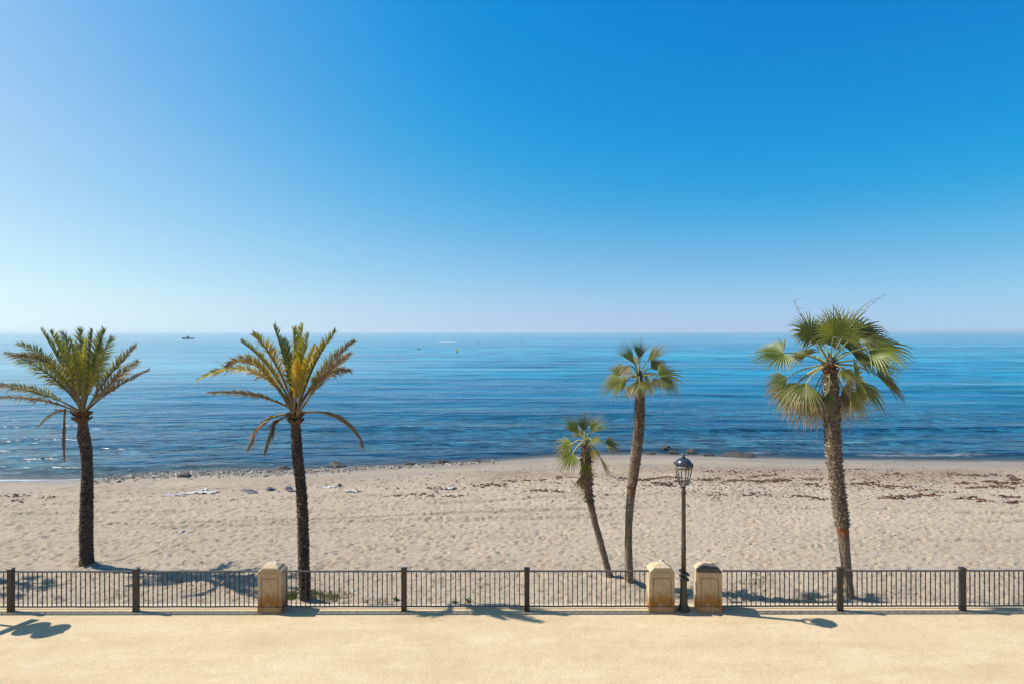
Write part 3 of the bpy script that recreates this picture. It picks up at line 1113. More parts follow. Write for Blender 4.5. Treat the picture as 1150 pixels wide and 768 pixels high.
date_frond(t1, D1, h1, (124, 431), (155, 405), -0.6, mixcol(BRN, GRY), GRY, L=0.40, label=DEADL)
date_frond(t1, D1, h1, (125, 438), (168, 415), 0.5, mixcol(GRY, BRN), GRY, L=0.29, label='dry grey frond')
date_frond(t1, D1, h1, (65, 462), (42, 480), 0.3, BRN, GRY, L=0.22, n=30, fold=.5, label=DEADL)
# the one that snapped and hangs straight down
pinnate(t1, pp(73, 458, D1, -.1), pp(71.5, 486, D1, -.12), pp(72, 516, D1, -.1), GRY, GRY, L=0.24, n=46, fold=.28, lift=.1, droop=.3, pet=.1, label='dead frond hanging straight down')

# ---- second date palm (yellowing)
D2 = ground(342, 678).y
t2 = thing('date_palm', (P(342, 677, D2).x, D2, zsand(P(342, 677, D2).x, D2)), 'yellowing date palm with straight dark trunk, right of the lone stone pillar', 'palm tree')
rows_ = [(334, 351, 690), (335.3, 349.5, 677), (334.5, 348.8, 660), (333.7, 348, 640), (333.5, 347.4, 610), (333, 346.6, 580), (331.8, 344.6, 550), (329.6, 342.6, 530),
         (327.8, 341, 518), (326.6, 339.5, 500), (326, 338.4, 486), (325.2, 338.6, 477), (325, 338.5, 468), (327, 337, 460)]
rows_ = [((a_ + b_) / 2 - (b_ - a_) * .415, (a_ + b_) / 2 + (b_ - a_) * .415, y_) for a_, b_, y_ in rows_]
tm, xc, zz, ra = trunk_mesh(rows_, D2, lambda ph, z, t: lerp(date_col(ph, z, t), (0.12, 0.085, 0.06), .3 if t > .86 else 0), date_pat)
boots(tm, xc, zz, ra * .92, D2, zz[0] + .1, zz[-1] - 0.5, 9, 0.06, BARK_D, (0.22, 0.165, 0.12), 1.3, 0.12, 0.045)
tm.build('trunk', M['trunk'], t2, True)
h2 = (332, 465)
stubs(t2, P(332, 469, D2), 0.20, (0.13, 0.085, 0.055))
k2 = dict(L=.38)
date_frond(t2, D2, h2, (284, 417), (224, 425), 0.2, mixcol(YEL, YGR), GRY, L=0.44, droop=.35, label='bright yellow arching frond')
date_frond(t2, D2, h2, (290, 412), (256, 411), -0.6, mixcol(YEL, BRN), GRY, L=0.41, droop=.25, label='bright yellow arching frond')
date_frond(t2, D2, h2, (288, 444), (233, 441), -0.3, mixcol(BRN, GRY), GRY, L=0.27, droop=.35, label='dry grey frond')
date_frond(t2, D2, h2, (303, 414), (271, 384), 0.2, mixcol(YEL, LGREEN), YGR, **k2)
date_frond(t2, D2, h2, (309, 408), (284, 375), -0.5, mixcol(YEL, YGR), GRY, **k2)
date_frond(t2, D2, h2, (300, 420), (276, 400), 1.0, mixcol(YEL, LGREEN), BRN, **k2)
date_frond(t2, D2, h2, (321, 412), (307, 366), 0.3, GREEN, YGR, droop=.05, **k2)
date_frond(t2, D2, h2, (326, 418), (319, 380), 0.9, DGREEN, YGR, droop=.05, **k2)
date_frond(t2, D2, h2, (331, 412), (330, 368), -0.2, YGR, YGR, droop=.05, **k2)
date_frond(t2, D2, h2, (335, 412), (340, 365), 0.4, YGR, YEL, droop=.05, **k2)
date_frond(t2, D2, h2, (337, 416), (346, 376), -0.8, mixcol(YGR, LGREEN), YGR, droop=.05, **k2)
date_frond(t2, D2, h2, (333, 432), (334, 404), -0.8, YEL, YGR, droop=.1, L=.27, label='bright yellow frond leaning to the viewer')
date_frond(t2, D2, h2, (352, 412), (377, 372), 0.3, mixcol(YEL, LGREEN), YGR, **k2)
date_frond(t2, D2, h2, (346, 420), (362, 388), 1.1, mixcol(YEL, YGR), YEL, **k2)
date_frond(t2, D2, h2, (341, 424), (354, 388), -0.8, mixcol(YGR, YEL), YGR, L=.30)
date_frond(t2, D2, h2, (363, 418), (398, 383), 0.1, mixcol(YGR, BRN), GRY, L=0.37)
date_frond(t2, D2, h2, (364, 424), (394, 397), -0.6, mixcol(BRN, GRY), GRY, L=0.33, label=DEADL)
date_frond(t2, D2, h2, (362, 424), (393, 416), 0.5, mixcol(BRN, GRY), GRY, L=0.33, droop=.3, label=DEADL)
date_frond(t2, D2, h2, (377, 468), (408, 500), -0.2, mixcol(BRN, GRY), GRY, L=0.27, fold=.7, droop=.3, label='dry grey drooping frond')
date_frond(t2, D2, h2, (300, 472), (277, 505), 0.2, mixcol(BRN, GRY), GRY, L=0.24, fold=.6, droop=.3, label='dry grey drooping frond')
date_frond(t2, D2, h2, (309, 476), (296, 509), -0.4, mixcol(BRN, GRY), GRY, L=0.22, fold=.55, droop=.3, label='dry grey drooping frond')


# ---- fan palms
def fan_trunk_col(z_split, z_top, red):
    def f(ph, z, t):
        if z > z_split:
            return lerp((0.13, 0.095, 0.068), (0.24, 0.19, 0.14), random.random())
        if z > z_split - 0.30:
            return lerp(red, (0.20, 0.15, 0.11), (z_split - z) / 0.30)
        ring = 0.5 + 0.5 * math.sin(z * 55 + 1.5 * math.sin(ph * 2))
        return lerp((0.20, 0.155, 0.115), (0.27, 0.215, 0.165), ring)
    return f


def fan_pat(ph, z, t):
    return 1 + 0.02 * math.sin(z * 55 + 1.5 * math.sin(ph * 2))


def fpx(root, hubpx, D, lst, k=1.0):
    hub = pp(hubpx[0], hubpx[1], D)
    for (att, tip, dd, nrm, kw) in lst:
        A_ = pp(att[0], att[1], D, dd * .6)
        fan(root, hub, A_, A_ + (pp(tip[0], tip[1], D, dd) - A_) * k, nrm, **kw)


# tall one on the right
D5 = ground(954.5, 676).y
b5 = P(954.5, 676, D5)
t5 = thing('fan_palm', (b5.x, D5, zsand(b5.x, D5)), 'tallest fan palm with shaggy trunk and orange band, right behind the railing', 'palm tree')
rows_ = [(949, 962, 690), (949.3, 961, 676), (948, 958.6, 660), (945.5, 957, 645), (942.5, 955.5, 625), (941, 954.5, 610), (939.5, 953.8, 598), (936, 953.2, 585), (933.5, 950.5, 560),
         (931, 947.6, 540), (927.8, 945.6, 520), (925.8, 944.6, 490), (924.2, 943.5, 465), (923.6, 942.5, 445), (925, 941.5, 425), (927, 938, 412), (929, 936, 402)]
zsp = P(0, 592, D5).z
rows_ = [((a_ + b_) / 2 - (b_ - a_) * .418, (a_ + b_) / 2 + (b_ - a_) * .418, y_) for a_, b_, y_ in rows_]
tm, xc, zz, ra = trunk_mesh(rows_, D5, fan_trunk_col(zsp, 0, (0.30, 0.095, 0.030)), fan_pat)
boots(tm, xc, zz, ra * .93, D5, zsp, zz[-1] - .15, 11, 0.085, (0.075, 0.055, 0.04), (0.46, 0.39, 0.31), .7, .8, 0.028)
tm.build('trunk', M['trunk'], t5, True)
hub5 = (932, 411)
stubs(t5, P(932, 414, D5), 0.19, (0.22, 0.10, 0.055), 14, 'leaf_base_collar')
PALE = dict(stalkcol=(0.45, 0.42, 0.16))
fpx(t5, hub5, D5, [
    ((880, 397), (842, 401), 0.3, (-.25, -.55, .85), dict(col=GREEN, droop=.30, dry=.25)),
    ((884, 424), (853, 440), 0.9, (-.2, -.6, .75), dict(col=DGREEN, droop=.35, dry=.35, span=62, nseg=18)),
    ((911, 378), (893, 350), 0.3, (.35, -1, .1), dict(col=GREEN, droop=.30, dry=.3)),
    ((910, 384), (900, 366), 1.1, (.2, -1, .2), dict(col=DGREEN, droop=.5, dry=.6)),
    ((936, 378), (934, 343), -0.3, (0.1, -1, .25), dict(col=LGREEN, droop=.22, dry=.2, nseg=34)),
    ((948, 378), (960, 345), 0.3, (-.2, -1, .2), dict(col=GREEN, droop=.25, dry=.25)),
    ((925, 385), (921, 356), 0.9, (.1, -1, .1), dict(col=DGREEN, droop=.25, dry=.3)),
    ((962, 377), (992, 360), 0.3, (-.2, -.7, .7), dict(col=DGREEN, droop=.42, dry=.3)),
    ((976, 391), (1028, 384), -0.3, (.1, -.65, .85), dict(col=LGREEN, droop=.34, dry=.2, nseg=36)),
    ((984, 421), (1018, 437), 0.5, (.25, -.7, .7), dict(col=DGREEN, droop=.30, dry=.3, span=62, nseg=18)),
    ((966, 428), (998, 462), -0.4, (.45, -.8, .4), dict(col=GREEN, droop=.32, dry=.55, span=40, nseg=14)),
    ((947, 416), (964, 436), -0.7, (.4, -.8, .4), dict(col=YGR, droop=.55, dry=.95, span=90, label='dry straw coloured frond')),
    ((906, 430), (899, 464), -0.8, (-.15, -.9, .5), dict(col=LGREEN, droop=.30, dry=.6, nseg=22, span=58, **PALE)),
    ((895, 430), (868, 460), -0.2, (-.5, -.7, .5), dict(col=GREEN, droop=.38, dry=.75, span=50, nseg=18, **PALE)),
    ((888, 438), (872, 462), 0.5, (-.4, -.8, .4), dict(col=BRN, droop=.35, dry=.9, span=80, label='dry straw coloured frond')),
    ((946, 436), (966, 462), 0.3, (.4, -.9, .3), dict(col=BRN, droop=.35, dry=.9, span=85, label='dry straw coloured frond')),
    ((931, 438), (933, 468), -0.42, (0, -1, .2), dict(col=DGREEN, droop=.15, dry=.4, span=32, nseg=12)),
    ((919, 440), (912, 474), 0.25, (-.3, -1, .1), dict(col=STRAW, droop=.3, dry=1.0, span=55, nseg=18, label='dry straw coloured frond')),
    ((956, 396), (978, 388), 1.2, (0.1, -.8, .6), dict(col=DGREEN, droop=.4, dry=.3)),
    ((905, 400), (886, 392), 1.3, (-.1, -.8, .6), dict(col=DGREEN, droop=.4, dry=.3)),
    ((960, 425), (975, 440), 1.0, (.3, -.8, .4), dict(col=GREEN, droop=.4, dry=.5)),
    ((975, 408), (1016, 412), -0.1, (.15, -.75, .7), dict(col=GREEN, droop=.38, dry=.35, span=45, nseg=14)),
    ((958, 440), (976, 474), -0.2, (.4, -.9, .2), dict(col=YGR, droop=.35, dry=.95, span=65, label='dry straw coloured frond')),
    ((912, 444), (888, 480), 0.3, (-.3, -.9, .2), dict(col=STRAW, droop=.35, dry=1, span=60, label='dry straw coloured frond')),
    ((940, 446), (950, 480), 0.35, (.1, -1, .2), dict(col=STRAW, droop=.3, dry=1, span=50, label='dry straw coloured frond')),
], 1.08)
for k, (a, b, c) in enumerate((((938, 395), (958, 356), (993, 331)), ((936, 395), (948, 352), (984, 336)), ((922, 392), (897, 352), (892, 338)))):
    m = MB()
    A, Bc, C = pp(*a, D5, .1), pp(*b, D5, .2 - .3 * k), pp(*c, D5, .3 - .5 * k)
    pts = [A * (1 - t) ** 2 + Bc * 2 * t * (1 - t) + C * t * t for t in [i / 12 for i in range(13)]]
    m.tube(pts, [0.011 - 0.0007 * i for i in range(13)], 5, (0.16, 0.12, 0.07))
    for q in range(5, 13):
        for s in range(2):
            e = pts[q] + Vector((random.uniform(-.1, .16), random.uniform(-.1, .1), random.uniform(-.10, .07)))
            m.tube([pts[q], e], [0.005, 0.002], 4, (0.16, 0.12, 0.07))
    m.build('flower_stalk', M['stalk'], t5)

# middle one (leaning slightly)
D4 = ground(706.5, 660).y
b4 = P(706.5, 659, D4)
t4 = thing('fan_palm', (b4.x, D4, zsand(b4.x, D4)), 'slender fan palm with small tufted crown, behind the pillar left of the lamp', 'palm tree')
rows_ = [(698, 715, 674), (699.4, 713, 660), (700, 712, 645), (700.2, 710.8, 620), (700.6, 710.4, 600), (701.2, 711.5, 580), (702.3, 713.5, 560), (703.8, 716.5, 542),
         (705.6, 719.5, 525), (707.4, 721.6, 508), (709.6, 723.8, 490), (711, 725, 472), (711.8, 725.2, 450), (713, 724.5, 436), (714.5, 722, 426), (715.5, 720, 416)]
zsp = P(0, 545, D4).z
rows_ = [((a_ + b_) / 2 - (b_ - a_) * .405, (a_ + b_) / 2 + (b_ - a_) * .405, y_) for a_, b_, y_ in rows_]
tm, xc, zz, ra = trunk_mesh(rows_, D4, fan_trunk_col(zsp, 0, (0.22, 0.105, 0.055)), fan_pat)
boots(tm, xc, zz, ra * .86, D4, zsp, P(0, 502, D4).z, 8, 0.075, (0.15, 0.115, 0.09), (0.40, 0.34, 0.28), .9, .6, 0.028)
boots(tm, xc, zz, ra * .86, D4, P(0, 502, D4).z, zz[-1] - .1, 8, 0.068, (0.06, 0.042, 0.03), (0.17, 0.13, 0.09), .9, .5, 0.028)
tm.build('trunk', M['trunk'], t4, True)
hub4 = (718, 424)
fpx(t4, hub4, D4, [
    ((712, 408), (696, 384), 0.2, (.5, -1, .1), dict(col=GREEN, droop=.10, dry=.45, span=30, nseg=11)),
    ((718, 403), (719, 380), 0.3, (0, -1, .1), dict(col=DGREEN, droop=.06, dry=.35, span=34, nseg=12)),
    ((716, 410), (709, 396), 1.0, (0, -1, .3), dict(col=DGREEN, droop=.20, dry=.5, span=40, nseg=12)),
    ((727, 405), (745, 387), 0.1, (-.6, -1, .2), dict(col=LGREEN, droop=.12, dry=.7, span=26, nseg=10)),
    ((707, 410), (698, 424), -0.3, (-.3, -1, .2), dict(col=STRAW, droop=.35, dry=1, span=50, nseg=16, label='dry straw coloured frond')),
    ((738, 421), (767, 416), 0.3, (.1, -.6, .85), dict(split=.46, col=LGREEN, droop=.22, dry=.55, span=62, nseg=17)),
    ((741, 424), (765, 443), -0.3, (.35, -.6, .7), dict(split=.46, col=GREEN, droop=.30, dry=.65, span=62, nseg=17)),
    ((734, 424), (742, 440), -0.4, (.3, -.9, .3), dict(col=STRAW, droop=.4, dry=1, span=60, nseg=18, label='dry straw coloured frond')),
    ((700, 426), (670, 437), 0.1, (-.25, -.55, .85), dict(split=.46, col=LGREEN, droop=.30, dry=.45, span=62, nseg=17)),
    ((704, 428), (684, 436), 0.7, (-.2, -.6, .8), dict(split=.46, col=GREEN, droop=.30, dry=.6, span=75, nseg=17)),
    ((718, 428), (724, 446), -0.7, (.1, -.8, .6), dict(split=.46, col=LGREEN, droop=.25, dry=.45, span=80, nseg=18)),
    ((700, 420), (682, 410), 0.6, (-.3, -.8, .5), dict(col=GREEN, droop=.35, dry=.7, span=55, nseg=14)),
    ((712, 432), (702, 448), -0.3, (-.3, -.9, .3), dict(col=STRAW, droop=.4, dry=1, span=45, nseg=12, label='dry straw coloured frond')),
    ((731, 414), (748, 402), 0.7, (.2, -.8, .5), dict(col=DGREEN, droop=.35, dry=.6, span=50, nseg=14)),
    ((724, 426), (735, 436), 0.9, (.2, -.7, .6), dict(split=.46, col=GREEN, droop=.35, dry=.6, span=80, nseg=17)),
], 1.12)
# small bent one
D3 = ground(688, 655).y
b3 = P(688, 654, D3)
t3 = thing('fan_palm', (b3.x, D3, zsand(b3.x, D3)), 'smallest fan palm with a thin curved leaning trunk, behind the middle railing', 'palm tree')
rows_ = [(684, 699, 668), (682.5, 692.5, 655), (678.6, 686.2, 640), (674, 681.5, 622), (669, 676.5, 604), (664.6, 672, 588), (660.8, 668.4, 572), (657.6, 665.4, 558),
         (653.8, 664.6, 545), (653, 664.4, 530), (653, 662.6, 515), (653.5, 661.5, 502), (655, 660, 492)]
tm, xc, zz, ra = trunk_mesh(rows_, D3, fan_trunk_col(P(0, 562, D3).z, 0, (0.13, 0.09, 0.065)), fan_pat)
boots(tm, xc, zz, ra * .88, D3, P(0, 562, D3).z, zz[-1] - .1, 7, 0.10, (0.11, 0.075, 0.05), (0.26, 0.20, 0.14), -.5, .3, 0.030)
tm.build('trunk', M['trunk'], t3, True)
hub3 = (657, 496)
fpx(t3, hub3, D3, [
    ((650, 487), (633, 466), 0.2, (.5, -1, .1), dict(col=GREEN, droop=.12, dry=.3, span=34, nseg=12)),
    ((656, 484), (655, 462), 0.3, (0, -1, .1), dict(col=DGREEN, droop=.10, dry=.3, span=42, nseg=14)),
    ((663, 486), (677, 467), 0.2, (-.4, -1, .1), dict(col=GREEN, droop=.10, dry=.4, span=40, nseg=13)),
    ((654, 490), (644, 480), 0.9, (0, -1, .2), dict(col=DGREEN, droop=.25, dry=.5, span=45, nseg=12)),
    ((643, 498), (620, 505), 0.1, (-.2, -.6, .8), dict(split=.46, col=LGREEN, droop=.30, dry=.75, span=70, nseg=14, **PALE)),
    ((643, 509), (627, 528), -0.3, (-.4, -.8, .5), dict(split=.46, col=LGREEN, droop=.30, dry=.55, span=80, nseg=17, **PALE)),
    ((680, 497), (700, 503), 0.1, (.2, -.6, .8), dict(split=.46, col=DGREEN, droop=.35, dry=.60, span=75, nseg=17)),
    ((664, 494), (674, 496), -0.7, (.1, -.8, .6), dict(split=.46, col=GREEN, droop=.25, dry=.60, span=85, nseg=17)),
    ((656, 518), (661, 538), -0.2, (-.2, -1, .1), dict(split=.46, col=LGREEN, droop=.10, dry=.2, span=40, nseg=14, **PALE)),
    ((673, 512), (687, 537), 0.1, (.7, -.8, .1), dict(col=STRAW, droop=.12, dry=.9, span=14, nseg=8, label='dry folded frond')),
    ((664, 504), (670, 520), 0.3, (.3, -.9, .2), dict(col=STRAW, droop=.4, dry=1, span=55, nseg=16, label='dry straw coloured frond')),
    ((654, 532), (651, 556), -0.1, (-.3, -1, .1), dict(col=BRN, droop=.2, dry=.7, span=35, nseg=12, label='dry brown skirt frond')),
], 1.10)

# fan palm just outside the left edge: only its shadow reaches the picture
t6 = t4.copy()
COL.objects.link(t6)
t6.location = (-17.7, 16.9, -0.55)
t6.rotation_euler = (0, 0, math.radians(200))
tag(t6, 'fan palm left of the view whose shadow falls behind the leftmost railing', 'palm tree')
for ch in t4.children:
    c = ch.copy()
    COL.objects.link(c)
    c.parent = t6
    for g_ in ch.children:
        e = g_.copy()
        COL.objects.link(e)
        e.parent = c
t6.scale = (0.92, 0.92, 0.88)


# ------------------------------------------------------------------ beach details
def blob(m, c, sx_, sy_, sz_, col=(0.5, 0.5, 0.5), n=7, rough=.3, rot=None, mi=0):
    rot = random.uniform(0, 6.28) if rot is None else rot
    vs, fs = [], []
    rings = [(0.75, 0.0), (1.0, 0.35), (0.6, 0.85)]
    off = [random.uniform(1 - rough, 1 + rough) for _ in range(n)]
    for r, z in rings:
        for k in range(n):
            a = 2 * math.pi * k / n
            q = r * off[k] * random.uniform(.9, 1.1)
            x, y = q * math.cos(a) * sx_, q * math.sin(a) * sy_
            vs.append((c[0] + x * math.cos(rot) - y * math.sin(rot), c[1] + x * math.sin(rot) + y * math.cos(rot), c[2] + (z + random.uniform(-.1, .1)) * sz_))
    vs.append((c[0], c[1], c[2] + sz_))
    for i in range(2):
        for k in range(n):
            k2 = (k + 1) % n
            fs.append((i * n + k, i * n + k2, (i + 1) * n + k2, (i + 1) * n + k))
    for k in range(n):
        fs.append((2 * n + k, 2 * n + (k + 1) % n, 3 * n))
    m.add(vs, fs, col, mi)


# seaweed left by the tide
clumps = [(842, 535, 868, 533, 60), (838, 541, 858, 540, 70), (856, 541, 884, 539, 110), (784, 539, 806, 538, 60), (818, 540, 834, 540, 60),
          (798, 556, 808, 556, 25), (836, 555, 862, 555, 45), (888, 556, 928, 560, 70), (902, 538, 918, 539, 40), (960, 544, 984, 543, 90),
          (985, 546, 1024, 548, 60), (993, 559, 1012, 558, 55), (1020, 559, 1050, 556, 80), (1076, 559, 1110, 563, 70), (1074, 542, 1090, 543, 50),
          (1088, 547, 1140, 547, 130), (1104, 541, 1146, 543, 110), (1084, 535, 1116, 534, 70), (1128, 535, 1148, 540, 60), (1132, 564, 1152, 563, 45),
          (1124, 557, 1150, 559, 50), (598, 549, 634, 552, 70), (690, 536, 716, 539, 50), (716, 539, 762, 536, 90), (728, 545, 770, 542, 60),
          (736, 542, 752, 545, 50), (570, 541, 640, 537, 70), (440, 556, 478, 554, 45), (480, 548, 506, 548, 40), (480, 557, 520, 556, 30), (536, 546, 566, 544, 50),
          (0, 557, 30, 556, 25), (18, 562, 26, 562, 12), (45, 558, 60, 558, 20), (895, 545, 945, 544, 45), (1000, 533, 1015, 534, 30), (1060, 533, 1078, 534, 30),
          (905, 528, 1000, 531, 40), (790, 530, 900, 530, 40), (1020, 552, 1075, 552, 30)]
m = MB()
for (x0, y0, x1, y1, cnt) in clumps:
    for _ in range(int(cnt * 0.85)):
        t = random.random()
        p = ground(x0 + (x1 - x0) * t + random.gauss(0, 5), y0 + (y1 - y0) * t + random.gauss(0, 0.65) + 0.8 * math.sin(t * 7 + x0))
        s = random.uniform(.02, .085)
        blob(m, (p.x, p.y, zsand(p.x, p.y) - .01), s * random.uniform(1, 2.4), s * .7, random.uniform(.02, .07), rot=random.gauss(0, .5), n=6)
for _ in range(2600):
    px = random.triangular(300, 1190, 1000)
    p = ground(px, random.gauss(542, 9))
    s = random.uniform(.015, .055)
    blob(m, (p.x, p.y, zsand(p.x, p.y) - .008), s * random.uniform(1, 2.2), s * .7, random.uniform(.01, .04), rot=random.gauss(0, .6), n=5)
for _ in range(260):
    p = ground(random.uniform(-20, 420), random.gauss(557, 5))
    s = random.uniform(.015, .05)
    blob(m, (p.x, p.y, zsand(p.x, p.y) - .008), s * random.uniform(1, 2), s * .7, random.uniform(.01, .03), n=5)
tag(m.build('seaweed', M['weed'], kind='stuff'), 'reddish brown dried seaweed strewn in lines along the upper beach', 'seaweed')

# pebble line at the water's edge, left half
m = MB()
for _ in range(3000):
    px = random.uniform(100, 560)
    base = float(np.interp(px, [q[0] for q in shore_px], [q[1] for q in shore_px]))
    p = ground(px, base + random.gauss(0.9, 2.3) if px < 400 else base + random.gauss(0.3, 1.1))
    s = random.uniform(.02, .07) * (1.6 if random.random() < .12 else 1)
    if px > 420 and random.random() < .4:
        continue
    g0 = random.choice((random.uniform(.10, .25), random.uniform(.3, .55)))
    blob(m, (p.x, p.y, max(zsand(p.x, p.y), SEA - .06) - .01), s * 1.2, s, s * .9, (g0, g0 * .9, g0 * .76))
tag(m.build('pebbles', M['pebble'], kind='stuff'), 'grey and pale pebbles lining the water edge on the left', 'pebbles')
m = MB()
for _ in range(500):
    p = ground(random.uniform(0, 1150), random.uniform(560, 672))
    s = random.uniform(.008, .022)
    g0 = random.choice((.10, .18, .6, .7))
    blob(m, (p.x, p.y, zsand(p.x, p.y) - .004), s * 1.3, s, s * .8, (g0, g0 * .93, g0 * .85), n=5)
tag(m.build('sand_crumbs', M['pebble'], kind='stuff'), 'scattered small shells and stones over the trampled sand', 'shells')


def rock(px, py, w, h, label, insea, mat='rock', flat=False, name='rock', group='rocks at the water edge'):
    p = seapt(px, py) if insea else ground(px, py)
    z = SEA - 0.12 if insea else zsand(p.x, p.y) - 0.03
    m = MB()
    n, rr = 14, 8
    vs, fs = [], []
    sd = random.uniform(0, 100)
    for i in range(rr + 1):
        th = math.pi * i / rr
        for k in range(n):
            a = 2 * math.pi * k / n
            v = Vector((math.sin(th) * math.cos(a), math.sin(th) * math.sin(a), math.cos(th)))
            q = 1 + 0.45 * mnoise.noise(v * 1.7 + Vector((sd, 0, 0))) + .15 * mnoise.noise(v * 4 + Vector((sd, 3, 0)))
            vs.append((v.x * q * w / 2, v.y * q * w * (.30 if flat else .35), v.z * q * h))
    for i in range(rr):
        for k in range(n):
            fs.append((i * n + k, i * n + (k + 1) % n, (i + 1) * n + (k + 1) % n, (i + 1) * n + k))
    m.add(vs, fs)
    o = m.build(name, M[mat])
    o.location = (p.x, p.y, z + h * .25)
    o.rotation_euler = (random.uniform(-.1, .1), random.uniform(-.15, .15), random.uniform(-.3, .3))
    return tag(o, label, 'rock', group)


for px, py, w, h, lab in (
        (747, 504, .95, .24, 'dark rock in the water farthest from shore, above the lamp post'),
        (757, 507.5, .75, .2, 'dark rock in shallow water just left above the lamp lantern'),
        (731, 508.5, .6, .18, 'small dark rock in shallow water right of the slender fan palm'),
        (778, 507, .9, .2, 'low dark rock in shallow water right of the lamp lantern'),
        (797, 511, .8, .16, 'dark rock awash between the lamp and the long weedy ledge'),
        (823, 511.5, 2.6, .17, 'long low weedy ledge awash at the water edge, right of the lamp'),
        (379, 522, 1.3, .2, 'low dark rock awash just right of the yellowing date palm trunk'),
        (316, 526, 1.1, .24, 'dark rock awash just left of the yellowing date palm trunk'),
        (494, 518.5, 1.2, .22, 'dark rock at the water edge in the middle of the beach'),
        (534, 517.5, .6, .18, 'small dark rock at the water edge left of the smallest fan palm'),
        (460, 521, .7, .2, 'small dark rock at the water edge left of the mid beach rock')):
    rock(px, py, w, h, lab, True)
rock(207, 535, .75, .2, 'larger grey boulder among the pebbles between the two date palms', False)
for px, py, w, h, lab in (
        (280, 550.5, .95, .11, 'flat grey slab on the sand, leftmost of the slabs beside the date palm'),
        (284.5, 553, .62, .14, 'dark slab tilted in front of the leftmost flat slab'),
        (304, 549.5, .55, .16, 'grey slab standing on edge, left of the small stone'),
        (313, 551.5, .28, .12, 'small dark stone lying between the grey slabs'),
        (324, 548.5, .4, .18, 'pointed grey slab near the yellowing date palm trunk'),
        (327, 551, .55, .16, 'dark slab touching the view of the yellowing date palm trunk'),
        (381, 546, .26, .15, 'small dark stone on pale sand right of the date palm trunk'),
        (401, 551, .2, .12, 'small dark stone beside the pale plastic scrap')):
    rock(px, py, w * .85, h * .75, lab, False, 'slab', True, 'stone_slab', 'dark slabs and stones on the sand')


# litter and cloth
def sheet(px, py, w, l, mat, name, label, cat, amp=.05, group=None):
    p = ground(px, py)
    n1, n2 = 22, 9
    m = MB()
    vs, fs = [], []
    sd = random.uniform(0, 50)
    for j in range(n2):
        for i in range(n1):
            x, y = (i / (n1 - 1) - .5) * w, (j / (n2 - 1) - .5) * l
            e = 1 + .35 * mnoise.noise((i * .35 + sd, j * .5, 3))
            x, y = x * (1 + .12 * mnoise.noise((sd, j * .6, 0))), y * e
            zz_ = zsand(p.x + x, p.y + y) + .015 + amp * abs(mnoise.noise((x * 4 + sd, y * 7, 1))) * 1.6
            vs.append((p.x + x, p.y + y, zz_))
    for j in range(n2 - 1):
        for i in range(n1 - 1):
            a = j * n1 + i
            fs.append((a, a + 1, a + n1 + 1, a + n1))
    m.add(vs, fs)
    o = m.build(name, mat, smooth=True, loc=(p.x, p.y, p.z))
    s = o.modifiers.new('thickness', 'SOLIDIFY')
    s.thickness = .012
    return tag(o, label, cat, group)


sheet(197, 555, .95, .5, M['lilac'], 'crumpled_cloth', 'faded lilac cloth crumpled on the sand left of the white sheet', 'cloth', .06)
sheet(222, 553, 1.7, .45, M['white'], 'crumpled_sheet', 'long white crumpled sheet lying on the sand between the date palms', 'sheet', .07)
sheet(228, 550.5, .45, .3, M['white'], 'plastic_bag', 'small white bag lying behind the long white sheet', 'bag', .12)
sheet(368, 547, .8, .25, M['white'], 'plastic_scrap', 'thin white plastic strip on the sand right of the date palm trunk', 'litter', .04, 'white scraps on the sand')
sheet(396, 551.5, .65, .35, M['white'], 'plastic_scrap', 'white plastic scrap beside a small dark stone', 'litter', .05, 'white scraps on the sand')
sheet(505, 549, .6, .4, M['white'], 'plastic_scrap', 'white plastic scrap among brown seaweed at mid beach', 'litter', .09, 'white scraps on the sand')
for px, py, s, lab in ((205, 597, .16, 'white stone on trampled sand between the two date palms'),
                       (743, 631.5, .15, 'white stone on the sand directly behind the pale capped pillar'),
                       (396.5, 662, .13, 'white stone behind the railing right of the yellowing date palm'),
                       (903, 552, .22, 'white stone by the seaweed line just left of the tallest palm'),
                       (1004, 601, .12, 'white stone on the sand right of the tallest fan palm'),
                       (811, 618, .11, 'white stone on the sand behind the dark capped pillar')):
    p = ground(px, py)
    m = MB()
    blob(m, (0, 0, 0), s * .6, s * .45, s * .6, n=9)
    o = m.build('white_stone', M['white'])
    o.location = (p.x, p.y, zsand(p.x, p.y) - .01)
    tag(o, lab, 'stone', 'white stones on the sand')


# grass and weeds along the kerb
def blades(m, c, r, n, h, mi=0):
    for _ in range(n):
        a, q = random.uniform(0, 6.28), r * math.sqrt(random.random())
        x, y = c[0] + q * math.cos(a), c[1] + q * math.sin(a) * .55
        z = zsand(x, y)
        hh = h * random.uniform(.4, 1.2)
        l = random.uniform(-.5, .5) * hh
        l2 = random.uniform(-.4, .4) * hh
        w = .006
        m.add([(x - w, y, z - .01), (x + w, y, z - .01), (x + l * .4 + w * .8, y + l2 * .4, z + hh * .6), (x + l * .4 - w * .8, y + l2 * .4, z + hh * .6), (x + l, y + l2, z + hh)],
              [(0, 1, 2, 3), (3, 2, 4)])


